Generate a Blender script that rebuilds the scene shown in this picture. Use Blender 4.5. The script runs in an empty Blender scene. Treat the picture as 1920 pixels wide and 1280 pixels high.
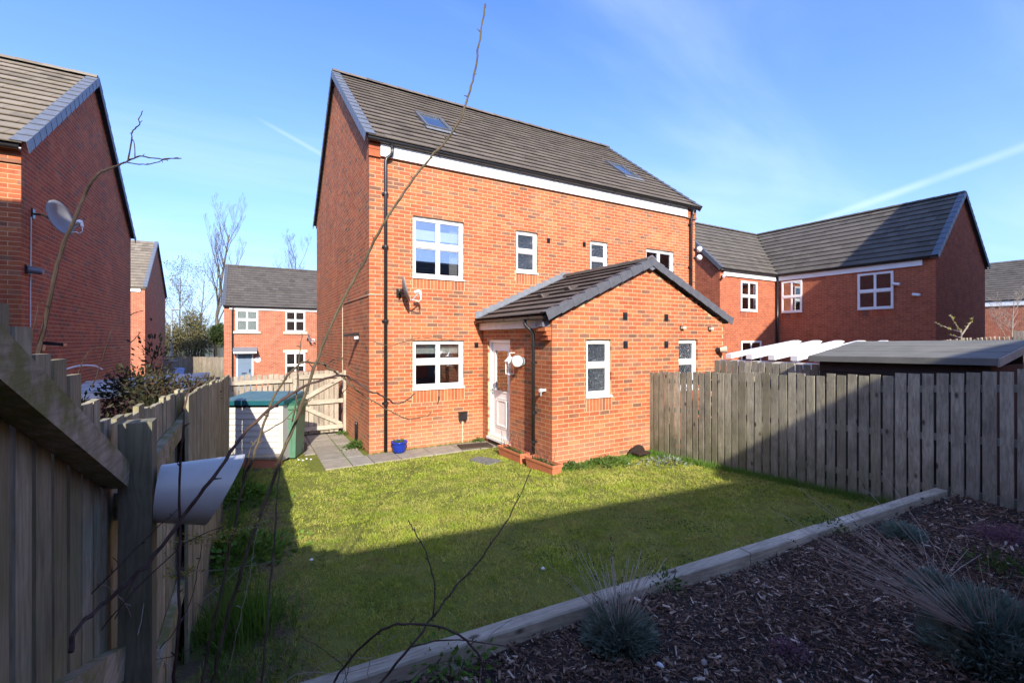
import bpy, bmesh, math, random
import numpy as np
from mathutils import Vector, Matrix

random.seed(7)
rng = np.random.default_rng(11)
scene = bpy.context.scene
col = scene.collection

# ------------------------------------------------------------------ camera, sky, sun, exposure
CAM = np.array([-1.937, -8.689, 2.15])
FPX, CX, HZ = 853.3, 960.0, 636.0
YAW = math.radians(60)
DV = np.array([math.cos(YAW), math.sin(YAW), 0.0])
RV = np.array([DV[1], -DV[0], 0.0])
UV = np.array([0, 0, 1.0])

cd = bpy.data.cameras.new('camera')
cam = bpy.data.objects.new('camera', cd)
col.objects.link(cam)
cd.sensor_width = 36.0
cd.lens = 16.0
cd.shift_y = -4 / 1920
cd.clip_start = 0.05
cd.clip_end = 3000
cam.location = CAM
cam.rotation_euler = (math.radians(90), 0, YAW - math.radians(90))
scene.camera = cam

SUN_D = Vector((0.27, 1.0, -0.59)).normalized()      # the way the light travels
elev = math.asin(-SUN_D.z)
azim = math.atan2(-SUN_D.x, -SUN_D.y)                # from +Y, clockwise
sl = bpy.data.lights.new('sun', 'SUN')
sl.energy = 2.65
sl.angle = math.radians(0.53)
sl.color = (1.0, 0.91, 0.77)
sun = bpy.data.objects.new('sun', sl)
col.objects.link(sun)
sun.rotation_euler = SUN_D.to_track_quat('-Z', 'Y').to_euler()

world = bpy.data.worlds.new('World')
scene.world = world
world.use_nodes = True
wt = world.node_tree
wt.nodes.clear()
sky = wt.nodes.new('ShaderNodeTexSky')
sky.sky_type = 'NISHITA'
sky.sun_disc = False
sky.sun_elevation = elev
sky.sun_rotation = azim
sky.altitude = 50
sky.air_density = 1.0
sky.dust_density = 1.3
sky.ozone_density = 2.2
tc = wt.nodes.new('ShaderNodeTexCoord')
sep = wt.nodes.new('ShaderNodeSeparateXYZ')
wt.links.new(tc.outputs['Generated'], sep.inputs[0])
# thin high cloud: project the direction on a plane overhead, streak it
def wmath(op, a, b=None, clamp=False):
    n = wt.nodes.new('ShaderNodeMath'); n.operation = op; n.use_clamp = clamp
    for i, v in enumerate((a, b)):
        if v is None: continue
        if isinstance(v, (int, float)): n.inputs[i].default_value = v
        else: wt.links.new(v, n.inputs[i])
    return n.outputs[0]
zz = wmath('MAXIMUM', wmath('ADD', sep.outputs[2], 0.12), 0.05)
px = wmath('DIVIDE', sep.outputs[0], zz)
py = wmath('DIVIDE', sep.outputs[1], zz)
cmb = wt.nodes.new('ShaderNodeCombineXYZ')
wt.links.new(px, cmb.inputs[0]); wt.links.new(py, cmb.inputs[1])
mp = wt.nodes.new('ShaderNodeMapping')
wt.links.new(cmb.outputs[0], mp.inputs[0])
mp.inputs['Location'].default_value = (3.1, 1.7, 0)
mp.inputs['Rotation'].default_value = (0, 0, math.radians(38))
mp.inputs['Scale'].default_value = (0.34, 1.15, 1)
nz = wt.nodes.new('ShaderNodeTexNoise')
nz.inputs['Scale'].default_value = 1.3
nz.inputs['Detail'].default_value = 7
nz.inputs['Roughness'].default_value = 0.52
nz.inputs['Distortion'].default_value = 0.5
wt.links.new(mp.outputs[0], nz.inputs['Vector'])
mr = wt.nodes.new('ShaderNodeMapRange')
mr.interpolation_type = 'SMOOTHSTEP'
mr.inputs['From Min'].default_value = 0.40
mr.inputs['From Max'].default_value = 0.86
mr.inputs['To Max'].default_value = 0.32
wt.links.new(nz.outputs['Fac'], mr.inputs['Value'])
hz = wt.nodes.new('ShaderNodeMapRange')             # a little milk low down, everywhere round the horizon
hz.inputs['From Min'].default_value = 0.0
hz.inputs['From Max'].default_value = 0.62
hz.inputs['To Min'].default_value = 0.45
hz.inputs['To Max'].default_value = 0.0
wt.links.new(sep.outputs[2], hz.inputs['Value'])
hs = wt.nodes.new('ShaderNodeHueSaturation')
hs.inputs['Saturation'].default_value = 1.06
tint = wt.nodes.new('ShaderNodeMix'); tint.data_type = 'RGBA'; tint.blend_type = 'MULTIPLY'
tint.inputs['Factor'].default_value = 1.0
wt.links.new(sky.outputs[0], tint.inputs['A'])
tint.inputs['B'].default_value = (.49, .565, .80, 1)
wt.links.new(tint.outputs['Result'], hs.inputs['Color'])
def wmix(fac, a, b):
    n = wt.nodes.new('ShaderNodeMix'); n.data_type = 'RGBA'
    wt.links.new(fac, n.inputs['Factor'])
    wt.links.new(a, n.inputs['A'])
    if isinstance(b, tuple): n.inputs['B'].default_value = b
    else: wt.links.new(b, n.inputs['B'])
    return n.outputs['Result']
# a vapour trail: thin band round a great circle
def trail(p, q, width, strength):
    a = np.array(p) / np.linalg.norm(p); b = np.array(q) / np.linalg.norm(q)
    n_ = np.cross(a, b); n_ /= np.linalg.norm(n_)
    dt = wt.nodes.new('ShaderNodeVectorMath'); dt.operation = 'DOT_PRODUCT'
    wt.links.new(tc.outputs['Generated'], dt.inputs[0]); dt.inputs[1].default_value = n_
    da = wt.nodes.new('ShaderNodeVectorMath'); da.operation = 'DOT_PRODUCT'
    mid = (a + b); mid /= np.linalg.norm(mid)
    wt.links.new(tc.outputs['Generated'], da.inputs[0]); da.inputs[1].default_value = mid
    m1 = wt.nodes.new('ShaderNodeMapRange'); m1.interpolation_type = 'SMOOTHSTEP'
    m1.inputs['From Min'].default_value = width; m1.inputs['From Max'].default_value = 0
    wt.links.new(wmath('ABSOLUTE', dt.outputs['Value']), m1.inputs['Value'])
    m2 = wt.nodes.new('ShaderNodeMapRange'); m2.interpolation_type = 'SMOOTHSTEP'
    c0 = float(a @ mid)
    m2.inputs['From Min'].default_value = c0; m2.inputs['From Max'].default_value = c0 + (1 - c0) * .8
    wt.links.new(da.outputs['Value'], m2.inputs['Value'])
    nn = wt.nodes.new('ShaderNodeTexNoise'); nn.inputs['Scale'].default_value = 14
    wt.links.new(tc.outputs['Generated'], nn.inputs['Vector'])
    return wmath('MULTIPLY', wmath('MULTIPLY', m1.outputs[0], m2.outputs[0]), wmath('MULTIPLY', nn.outputs['Fac'], strength))
def rayv(u, v):
    return DV + (u - CX) / FPX * RV + (HZ - v) / FPX * UV
t1 = trail(rayv(1380, 470), rayv(2060, 225), 0.010, 0.42)
t2 = trail(rayv(470, 215), rayv(640, 310), 0.006, 0.28)
cf = wmath('ADD', wmath('ADD', mr.outputs[0], t1), t2, True)
c1 = wmix(hz.outputs[0], hs.outputs[0], (1.0, 1.45, 2.45, 1))
c2 = wmix(cf, c1, (2.5, 2.9, 3.7, 1))
bg = wt.nodes.new('ShaderNodeBackground')
bg.inputs['Strength'].default_value = 0.15
wt.links.new(c2, bg.inputs['Color'])
wo = wt.nodes.new('ShaderNodeOutputWorld')
wt.links.new(bg.outputs[0], wo.inputs['Surface'])

scene.view_settings.view_transform = 'Standard'
scene.view_settings.look = 'None'
scene.view_settings.exposure = 1.70
scene.view_settings.gamma = 1.0
scene.view_settings.use_curve_mapping = False
scene.cycles.max_bounces = 6
scene.cycles.transparent_max_bounces = 8

# ------------------------------------------------------------------ helpers: geometry
def at(u, v, D):
    return CAM + rayv(u, v) * D
def pixel(P):
    P = np.asarray(P, float) - CAM
    D = P @ DV
    D = np.where(np.abs(D) < 1e-6, 1e-6, D)
    return CX + FPX * (P @ RV) / D, HZ - FPX * P[..., 2] / D, D

class MB:
    def __init__(self):
        self.v = []; self.f = []
    def add(self, vs, fs):
        b = len(self.v)
        self.v += [tuple(map(float, p)) for p in vs]
        self.f += [tuple(i + b for i in q) for q in fs]
        return self
    def box(self, x0, x1, y0, y1, z0, z1):
        return self.add([(x0,y0,z0),(x1,y0,z0),(x1,y1,z0),(x0,y1,z0),(x0,y0,z1),(x1,y0,z1),(x1,y1,z1),(x0,y1,z1)],
                        [(3,2,1,0),(4,5,6,7),(0,1,5,4),(1,2,6,5),(2,3,7,6),(3,0,4,7)])
    def obox(self, o, a, b, c):
        """box from corner o with edge vectors a, b, c (right handed)"""
        o, a, b, c = (np.asarray(t, float) for t in (o, a, b, c))
        if np.dot(np.cross(a, b), c) < 0: a, b = b, a
        vs = [o, o+a, o+a+b, o+b, o+c, o+a+c, o+a+b+c, o+b+c]
        return self.add(vs, [(3,2,1,0),(4,5,6,7),(0,1,5,4),(1,2,6,5),(2,3,7,6),(3,0,4,7)])
    def prism(self, poly, ext):
        """planar polygon (3d points) extruded by a vector"""
        n = len(poly); poly = [np.asarray(p, float) for p in poly]; e = np.asarray(ext, float)
        nrm = sum(np.cross(poly[i], poly[(i+1) % n]) for i in range(n))
        if np.dot(nrm, e) > 0: poly = poly[::-1]
        vs = poly + [p + e for p in poly]
        fs = [tuple(range(n)), tuple(range(2*n-1, n-1, -1))]
        for i in range(n):
            j = (i+1) % n
            fs.append((j, i, i+n, j+n))
        return self.add(vs, fs)
    def tube(self, pts, rad, sides=6, cap=True):
        pts = [np.asarray(p, float) for p in pts]
        n = len(pts)
        if np.isscalar(rad): rad = [rad] * n
        rings = []; up = None
        for i in range(n):
            t = pts[min(i+1, n-1)] - pts[max(i-1, 0)]
            t = t / (np.linalg.norm(t) + 1e-12)
            if up is None:
                up = np.array([0,0,1.]) if abs(t[2]) < .9 else np.array([1.,0,0])
            a = np.cross(t, up); a /= np.linalg.norm(a) + 1e-12
            b = np.cross(a, t); up = b
            rings.append([pts[i] + rad[i] * (math.cos(2*math.pi*k/sides) * a + math.sin(2*math.pi*k/sides) * b) for k in range(sides)])
        vs = [p for r_ in rings for p in r_]; fs = []
        for i in range(n-1):
            for k in range(sides):
                k2 = (k+1) % sides
                fs.append((i*sides+k, i*sides+k2, (i+1)*sides+k2, (i+1)*sides+k))
        if cap:
            fs.append(tuple(range(sides-1, -1, -1))); fs.append(tuple((n-1)*sides + k for k in range(sides)))
        return self.add(vs, fs)
    def lathe(self, prof, c=(0,0,0), seg=20, axis='z'):
        vs = []; n = len(prof)
        for (r_, z) in prof:
            for k in range(seg):
                a = 2*math.pi*k/seg
                vs.append((c[0] + r_*math.cos(a), c[1] + r_*math.sin(a), c[2] + z))
        fs = []
        for i in range(n-1):
            for k in range(seg):
                k2 = (k+1) % seg
                fs.append((i*seg+k, i*seg+k2, (i+1)*seg+k2, (i+1)*seg+k))
        return self.add(vs, fs)
    def xform(self, M):
        A = np.array(M)[:3, :3]; t = np.array(M)[:3, 3]
        self.v = [tuple(A @ np.array(p) + t) for p in self.v]
        return self
    def build(self, name, mat, parent=None, smooth=False, recalc=False):
        me = bpy.data.meshes.new(name)
        me.from_pydata(self.v, [], self.f)
        return link(name, me, mat, parent, smooth, recalc)

def link(name, me, mat, parent=None, smooth=False, recalc=False):
    if recalc:
        bm = bmesh.new(); bm.from_mesh(me)
        bmesh.ops.recalc_face_normals(bm, faces=bm.faces); bm.to_mesh(me); bm.free()
    if smooth:
        me.polygons.foreach_set('use_smooth', [True] * len(me.polygons))
    if mat is not None and len(me.materials) == 0: me.materials.append(mat)
    o = bpy.data.objects.new(name, me)
    col.objects.link(o)
    if parent is not None:
        o.parent = parent
        if parent.type == 'EMPTY':
            o.matrix_parent_inverse = Matrix.LocRotScale(parent.location, parent.rotation_euler, None).inverted()
    return o

def np_mesh(name, V, F, mat, parent=None, kind=None, smooth=False):
    """V (n,3); F (m,k) with k corners each"""
    V = np.asarray(V, np.float32); F = np.asarray(F, np.int32)
    k = F.shape[1]
    me = bpy.data.meshes.new(name)
    me.vertices.add(len(V)); me.vertices.foreach_set('co', V.ravel())
    me.loops.add(F.size); me.loops.foreach_set('vertex_index', F.ravel())
    me.polygons.add(len(F))
    me.polygons.foreach_set('loop_start', np.arange(0, F.size, k, dtype=np.int32))
    me.polygons.foreach_set('loop_total', np.full(len(F), k, np.int32))
    me.update(calc_edges=True)
    if not smooth: me.polygons.foreach_set('use_smooth', np.zeros(len(F), bool))
    o = link(name, me, mat, parent, smooth)
    if kind: o['kind'] = kind
    return o

def tag(o, label=None, cat=None, group=None, kind=None):
    if label: o['label'] = label
    if cat: o['category'] = cat
    if group: o['group'] = group
    if kind: o['kind'] = kind
    return o
def thing(name, label, cat, loc=(0,0,0), group=None):
    o = bpy.data.objects.new(name, None)
    o.empty_display_size = .2
    col.objects.link(o); o.location = Vector([float(t) for t in loc])
    return tag(o, label, cat, group)
def copy_thing(root, delta, rz, label, group=None):
    """a copy of a thing with copies of its parts and their sub-parts"""
    r = root.copy(); col.objects.link(r)
    r.location = root.location + Vector(delta); r.rotation_euler[2] = root.rotation_euler[2] + rz
    r['label'] = label
    if group: r['group'] = group
    for ch in root.children:
        c = ch.copy(); col.objects.link(c); c.parent = r
        for g in ch.children:
            d = g.copy(); col.objects.link(d); d.parent = c
    return r

# ------------------------------------------------------------------ helpers: materials
class NT:
    def __init__(self, name):
        self.m = bpy.data.materials.new(name); self.m.use_nodes = True
        self.t = self.m.node_tree; self.t.nodes.clear()
        self.out = self.t.nodes.new('ShaderNodeOutputMaterial')
    def n(self, typ, props=None, **inp):
        nd = self.t.nodes.new('ShaderNode' + typ)
        for k, v in (props or {}).items(): setattr(nd, k, v)
        for k, v in inp.items():
            key = k.replace('_', ' ')
            s = nd.inputs[int(k[1:])] if (k[0] == 'i' and k[1:].isdigit()) else nd.inputs[key]
            self.set(s, v)
        return nd
    def set(self, s, v):
        if isinstance(v, bpy.types.NodeSocket): self.t.links.new(v, s)
        else:
            if isinstance(v, tuple) and len(v) == 3 and s.type == 'RGBA': v = v + (1,)
            s.default_value = v
    def math(self, op, a, b=0.0, clamp=False):
        return self.n('Math', {'operation': op, 'use_clamp': clamp}, i0=a, i1=b).outputs[0]
    def mix(self, f, a, b, mode='MIX'):
        nd = self.t.nodes.new('ShaderNodeMix'); nd.data_type = 'RGBA'; nd.blend_type = mode
        self.set(nd.inputs['Factor'], f); self.set(nd.inputs['A'], a); self.set(nd.inputs['B'], b)
        return nd.outputs['Result']
    def ramp(self, fac, stops, interp='LINEAR'):
        nd = self.n('ValToRGB', None, Fac=fac); cr = nd.color_ramp; cr.interpolation = interp
        while len(cr.elements) > 1: cr.elements.remove(cr.elements[-1])
        cr.elements[0].position = stops[0][0]; cr.elements[0].color = tuple(stops[0][1]) + (1,)
        for p, c in stops[1:]:
            e = cr.elements.new(p); e.color = tuple(c) + (1,)
        return nd.outputs['Color']
    def noise(self, vec, scale, detail=4, rough=.55, dist=0.0):
        return self.n('TexNoise', None, Vector=vec, Scale=scale, Detail=detail, Roughness=rough, Distortion=dist).outputs['Fac']
    def pos(self): return self.n('NewGeometry').outputs['Position']
    def objco(self): return self.n('TexCoord').outputs['Object']
    def mapping(self, vec, scale=(1,1,1), rot=(0,0,0), loc=(0,0,0)):
        return self.n('Mapping', None, Vector=vec, Scale=scale, Rotation=rot, Location=loc).outputs[0]
    def rand(self):
        a = self.n('ObjectInfo').outputs['Random']; b = self.n('NewGeometry').outputs['Random Per Island']
        return self.math('FRACT', self.math('ADD', a, b))
    def mr(self, v, a, b, c, d):
        return self.n('MapRange', None, Value=v, From_Min=a, From_Max=b, To_Min=c, To_Max=d).outputs[0]
    def bump(self, h, strength=.3, dist=.01, normal=None):
        nd = self.n('Bump', None, Height=h, Strength=strength, Distance=dist)
        if normal is not None: self.set(nd.inputs['Normal'], normal)
        return nd.outputs[0]
    def done(self, color, rough=.7, normal=None, spec=.5, **kw):
        b = self.n('BsdfPrincipled', None, Base_Color=color, Roughness=rough)
        b.inputs['Specular IOR Level'].default_value = spec
        if normal is not None: self.set(b.inputs['Normal'], normal)
        for k, v in kw.items(): self.set(b.inputs[k.replace('_', ' ')], v)
        self.t.links.new(b.outputs[0], self.out.inputs[0])
        return self.m

def plain(name, c, rough=.6, var=.12, scale=6, bump=.1, spec=.5, dirt=None, metallic=0.0):
    t = NT(name); p = t.pos()
    nz_ = t.noise(p, scale, 5)
    f = t.mr(nz_, .3, .7, 1 - var, 1 + var)
    cc = t.mix(1.0, c, t.n('CombineColor', None, Red=f, Green=f, Blue=f).outputs[0], 'MULTIPLY')
    if dirt:
        cc = t.mix(t.mr(t.noise(p, scale*.35, 6, .65), .48, .75, 0, dirt[1]), cc, dirt[0])
    fine = t.noise(p, scale*14, 3)
    return t.done(cc, t.mr(fine, .3, .7, rough-.06, rough+.08), t.bump(fine, bump, .004) if bump else None, spec, Metallic=metallic)

def brick_mat(name, stops, tint=(1,1,1)):
    t = NT(name); p = t.pos(); r_ = t.rand()
    c = t.ramp(r_, stops, 'CONSTANT')
    r2 = t.math('FRACT', t.math('MULTIPLY', r_, 37.7))
    c = t.mix(t.mr(r2, 0, 1, 0, .38), c, (.30,.085,.04))
    n1 = t.noise(p, 26, 5, .6)
    c = t.mix(t.mr(n1, .40, .72, 0, .40), c, (.20,.075,.040))
    n2 = t.noise(p, 9, 4)
    c = t.mix(t.mr(n2, .52, .8, 0, .30), c, (.62,.27,.14))
    n3 = t.noise(p, 1.1, 5, .6)
    f = t.mr(n3, .3, .7, .78, 1.15)
    c = t.mix(1.0, c, t.n('CombineColor', None, Red=f, Green=f, Blue=f).outputs[0], 'MULTIPLY')
    # salts and splash near the ground
    z = t.n('SeparateXYZ', None, Vector=p).outputs[2]
    c = t.mix(t.math('MULTIPLY', t.mr(z, .1, .75, .45, 0), t.mr(n3, .35, .6, .3, 1)), c, (.55,.27,.17))
    c = t.mix(1.0, c, tint, 'MULTIPLY')
    h = t.noise(p, 130, 4, .6)
    return t.done(c, .88, t.bump(h, .10, .001), .25)
BR_MAIN = [(0,(.46,.132,.050)),(.2,(.42,.112,.045)),(.36,(.49,.158,.060)),(.52,(.44,.120,.050)),(.64,(.39,.102,.045)),(.74,(.51,.185,.076)),(.80,(.36,.150,.082)),(.88,(.26,.125,.075)),(.955,(.20,.105,.068)),(.985,(.15,.09,.065))]
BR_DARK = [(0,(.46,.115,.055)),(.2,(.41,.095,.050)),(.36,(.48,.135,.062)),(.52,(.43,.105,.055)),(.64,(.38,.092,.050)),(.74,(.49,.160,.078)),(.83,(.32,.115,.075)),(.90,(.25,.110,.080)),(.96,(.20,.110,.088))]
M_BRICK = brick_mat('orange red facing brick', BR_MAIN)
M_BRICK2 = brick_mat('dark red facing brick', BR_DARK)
def mortar_mat(name, c):
    t = NT(name); p = t.pos()
    n1 = t.noise(p, 5, 5); n2 = t.noise(p, 120, 3)
    cc = t.mix(t.mr(n1, .35, .7, 0, .6), c, tuple(x*.72 for x in c))
    return t.done(cc, .95, t.bump(n2, .15, .002), .2)
M_MORTAR = mortar_mat('sandy lime mortar', (.58,.39,.23))

def brickwall_tex(name, c1, c2, mo, axis='x'):
    """brick and joint as one material, for walls too far off to lay brick by brick"""
    t = NT(name); p = t.pos()
    s = t.n('SeparateXYZ', None, Vector=p)
    nrm = t.n('SeparateXYZ', None, Vector=t.n('NewGeometry').outputs['Normal'])
    isx = t.math('GREATER_THAN', t.math('ABSOLUTE', nrm.outputs[0]), .5)
    u = t.math('ADD', t.math('MULTIPLY', isx, s.outputs[1]), t.math('MULTIPLY', t.math('SUBTRACT', 1.0, isx), s.outputs[0]))
    v = t.n('CombineXYZ', None, X=u, Y=s.outputs[2]).outputs[0]
    b = t.n('TexBrick', {'offset': .5}, Vector=v, Color1=c1, Color2=c2, Mortar=mo, Scale=1.0)
    b.inputs['Brick Width'].default_value = .225; b.inputs['Row Height'].default_value = .075
    b.inputs['Mortar Size'].default_value = .006; b.inputs['Mortar Smooth'].default_value = .15; b.inputs['Bias'].default_value = -.1
    n1 = t.noise(p, 4, 5, .65); n2 = t.noise(p, 30, 4)
    f = t.mr(n1, .3, .7, .8, 1.2)
    c = t.mix(1.0, b.outputs['Color'], t.n('CombineColor', None, Red=f, Green=f, Blue=f).outputs[0], 'MULTIPLY')
    c = t.mix(t.mr(n2, .5, .75, 0, .35), c, (.16,.06,.035))
    return t.done(c, .9, t.bump(t.math('SUBTRACT', 1.0, b.outputs['Fac']), .5, .006), .25)
M_WALL_R = brickwall_tex('brick wall of the neighbour', (.42,.11,.052), (.32,.078,.042), (.38,.24,.15))
M_WALL_F = brickwall_tex('brick wall further off', (.42,.125,.06), (.33,.085,.045), (.46,.33,.24))

def tile_mat(name, base, lich):
    t = NT(name); p = t.pos(); r_ = t.rand()
    c = t.ramp(r_, [(0, tuple(x*.8 for x in base)), (.35, tuple(x*1.25 for x in base)), (.7, base), (1, tuple(x*1.4 for x in base))])
    n1 = t.noise(p, 3.0, 6, .65); n2 = t.noise(p, 22, 5, .6)
    c = t.mix(t.mr(n1, .44, .72, 0, .6), c, lich)
    c = t.mix(t.mr(n2, .55, .75, 0, .35), c, tuple(x*.5 for x in base))
    z = t.n('SeparateXYZ', None, Vector=p)
    return t.done(c, .85, t.bump(t.noise(p, 90, 3), .4, .004), .3)
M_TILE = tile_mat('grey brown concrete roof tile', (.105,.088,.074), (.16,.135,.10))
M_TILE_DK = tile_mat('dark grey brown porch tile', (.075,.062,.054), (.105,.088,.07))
M_TILE_L = tile_mat('pale weathered roof tile', (.17,.145,.115), (.24,.20,.13))  # lighter base colour for the tiles of the two left houses
def tile_tex(name, base, course=.30, w=.33):
    t = NT(name); p = t.pos()
    n1 = t.noise(p, 3, 5, .6); n2 = t.noise(p, 25, 4)
    c = t.mix(t.mr(n1, .35, .7, 0, .6), base, tuple(x*1.5 for x in base))
    c = t.mix(t.mr(n2, .5, .75, 0, .5), c, tuple(x*.6 for x in base))
    return t.done(c, .85, t.bump(n2, .3, .005), .3)
M_TILE_F = tile_tex('distant roof tile', (.085,.075,.066))
M_VERGE = plain('blue grey plastic verge', (.125,.14,.17), .45, .12, 7, .05)
M_VERGE_DK = plain('charcoal verge tile', (.085,.09,.105), .55, .15, 9, .1)
M_LEAD = plain('grey lead flashing', (.165,.18,.20), .5, .15, 9, .1)
M_WHITE = plain('white plastic trim', (.80,.80,.79), .32, .03, 3, 0)
M_WHITE_OLD = plain('weathered white paint', (.74,.74,.74), .5, .08, 5, .05, dirt=((.45,.45,.43), .35))
M_BLACK = plain('black plastic guttering', (.018,.018,.02), .3, .2, 6, .03)
M_DARK = plain('unlit interior colour', (.06,.058,.055), .9, .1, 2, 0)  # dark colour standing in for the gloom of unlit interiors
M_CREAM = plain('cast stone lintel', (.62,.52,.38), .8, .08, 8, .1)
M_BLIND = plain('pale roller blind fabric', (.72,.74,.72), .8, .03, 4, 0)
M_CURTAIN = plain('pale curtain fabric', (.66,.62,.62), .85, .08, 20, 0)
M_DKTIMBER = plain('dark stained timber', (.028,.018,.013), .7, .25, 8, .2)
M_FELT = plain('grey green roofing felt', (.155,.155,.14), .97, .16, 3, .5, .15, dirt=((.24,.23,.20), .6))
M_BLUEPOT = plain('cobalt blue glaze', (.008,.03,.30), .12, .1, 6, 0, .6)
M_TERRA = plain('terracotta plastic', (.52,.17,.085), .6, .12, 10, .1)
M_SOIL = plain('dark potting soil', (.035,.024,.018), .95, .3, 30, .6)
M_MAT = plain('brown coir mat', (.085,.062,.042), .95, .35, 60, .8)
M_IRON = plain('grey drain cover', (.13,.13,.125), .75, .2, 12, .3)
M_GREENBIN = plain('green bin plastic', (.085,.195,.12), .45, .1, 5, .05)
M_GREENDK = plain('dark green lid plastic', (.03,.12,.075), .42, .1, 5, .05)
M_TEAL = plain('teal store roof plastic', (.075,.15,.165), .5, .12, 4, .1)
M_TEALDK = plain('teal roof edge plastic', (.008,.085,.105), .4, .1, 4, .05)
M_STORE = plain('pale cream store plastic', (.50,.475,.44), .5, .05, 3, .05, dirt=((.36,.34,.30), .4))
M_HOOD = plain('pale blue grey pipe plastic', (.43,.44,.43), .38, .08, 7, .03, dirt=((.27,.28,.24), .6))
M_METAL = plain('galvanised grey metal', (.30,.32,.34), .45, .12, 10, .05)
M_DISH = plain('grey dish enamel', (.20,.21,.225), .4, .08, 10, .02)
M_BLUEDOOR = plain('slate blue door paint', (.13,.185,.26), .4, .04, 4, 0)
M_CARPAINT = plain('dark car paint', (.02,.025,.035), .12, .1, 3, 0, .6)
M_RUBBER = plain('tyre rubber', (.02,.02,.02), .8, .1, 10, .1)
M_BLUEBIN = plain('blue recycling plastic', (.02,.05,.20), .4, .1, 4, 0)
M_PERGOLA = plain('white painted pergola timber', (.78,.78,.78), .5, .05, 4, .05)

def glass_mat(name, tint=(.55,.60,.60), refl=1.45, obscure=False, base=.02):
    t = NT(name)
    lw = t.n('Fresnel', None, IOR=refl)
    nrm = None
    if obscure:
        p = t.pos()
        h = t.n('TexVoronoi', {'feature': 'SMOOTH_F1'}, Vector=p, Scale=55.0).outputs['Distance']
        nrm = t.bump(h, .8, .03)
        t.set(lw.inputs['Normal'], nrm)
    gl = t.n('BsdfGlossy', None, Color=(.95,.97,1.0), Roughness=.02 if not obscure else .06)
    if nrm is not None: t.set(gl.inputs['Normal'], nrm)
    if obscure:
        tr = t.n('BsdfPrincipled', None, Base_Color=(.008,.016,.022), Roughness=.35)
    else:
        tr = t.n('BsdfTransparent', None, Color=tint)
    fac = t.math('ADD', lw.outputs[0], base, True)
    mx = t.n('MixShader', None, i0=fac, i1=tr.outputs[0], i2=gl.outputs[0])
    t.t.links.new(mx.outputs[0], t.out.inputs[0])
    return t.m
M_GLASS = glass_mat('clear window glass', (.90,.93,.93), 1.8, False, .17)
M_OBSC = glass_mat('patterned bathroom glass', (.4,.4,.4), 1.6, True, .03)

def wood_mat(name, stops, green=.0, along='z', gz=(0.0, .5), moss=0.0, moss_z=None):
    """weathered board: grain along its length, knots, each board its own tone"""
    t = NT(name); p = t.pos(); r_ = t.rand()
    off = t.n('CombineXYZ', None, X=t.math('MULTIPLY', r_, 31.0), Y=t.math('MULTIPLY', r_, 17.0), Z=t.math('MULTIPLY', r_, 23.0)).outputs[0]
    q = t.n('VectorMath', {'operation': 'ADD'}, i0=p, i1=off).outputs[0]
    sc = {'z': (1,1,.10), 'x': (.10,1,1), 'y': (1,.10,1)}[along]
    g = t.mapping(q, sc)
    n1 = t.noise(g, 38, 5, .65, 1.2)
    ring = t.n('TexWave', {'wave_type': 'RINGS', 'rings_direction': along.upper() if along != 'z' else 'Z'}, Vector=t.mapping(q, {'z': (1,1,.22), 'x': (.22,1,1), 'y': (1,.22,1)}[along]), Scale=17.0, Distortion=9.0, Detail=3.0, Detail_Scale=1.4).outputs['Fac']
    c = t.ramp(r_, stops)
    c = t.mix(t.mr(ring, .45, 1, 0, .42), c, tuple(x*.50 for x in stops[1][1]))
    c = t.mix(t.mr(n1, .42, .75, 0, .62), c, tuple(x*.42 for x in stops[0][1]))
    big = t.noise(q, 2.6, 5, .6)
    f = t.mr(big, .3, .7, .72, 1.28)
    c = t.mix(1.0, c, t.n('CombineColor', None, Red=f, Green=f, Blue=f).outputs[0], 'MULTIPLY')
    kv = t.n('TexVoronoi', None, Vector=t.mapping(q, {'z': (1,1,.5), 'x': (.5,1,1), 'y': (1,.5,1)}[along]), Scale=5.5)
    c = t.mix(t.mr(kv.outputs['Distance'], .06, .13, .85, 0), c, (.035,.026,.022))
    if green:
        z = t.n('SeparateXYZ', None, Vector=p).outputs[2]
        fg = t.math('MULTIPLY', t.mr(z, gz[0], gz[1], green, green*.12), t.mr(t.noise(q, 4, 5, .6), .3, .65, .2, 1))
        c = t.mix(fg, c, (.085,.105,.035))
    if moss:
        c = t.mix(t.mr(t.noise(p, 9, 6, .65), .43, .58, 0, moss), c, (.16,.17,.045))
    return t.done(c, .88, t.bump(n1, .5, .004), .2)
GREYS = [(0,(.27,.245,.175)),(.25,(.39,.36,.275)),(.5,(.31,.29,.225)),(.75,(.48,.44,.335)),(1,(.37,.345,.265))]
M_FENCE = wood_mat('weathered grey fence board', GREYS, .75, 'z', (.15,.9))
M_FENCE_P = wood_mat('silvered fence board', [(0,(.30,.25,.195)),(.3,(.36,.31,.245)),(.6,(.42,.36,.285)),(.8,(.33,.285,.23)),(1,(.45,.39,.31))], .35, 'z', (-.05,.25))
M_FENCE_L = wood_mat('damp mossy fence board', [(0,(.31,.265,.165)),(.3,(.39,.345,.23)),(.6,(.47,.42,.295)),(.8,(.38,.345,.25)),(1,(.57,.51,.37))], .55, 'z', (.2,2.6), .22)
M_RAIL = wood_mat('mossy rail timber', [(0,(.40,.345,.25)),(1,(.46,.395,.29))], .3, 'y', (0,4), .85)
M_RAIL_P = wood_mat('pale gate rail timber', [(0,(.42,.37,.29)),(1,(.50,.44,.35))], .1, 'x', (-1,0))
M_POST = wood_mat('green tinged post timber', [(0,(.20,.185,.135)),(1,(.25,.225,.17))], .75, 'z', (.3,3.2))
M_SLEEPER = wood_mat('pale weathered sleeper timber', [(0,(.47,.42,.31)),(.5,(.56,.51,.39)),(1,(.50,.44,.32))], .25, 'x', (0,1))

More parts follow.
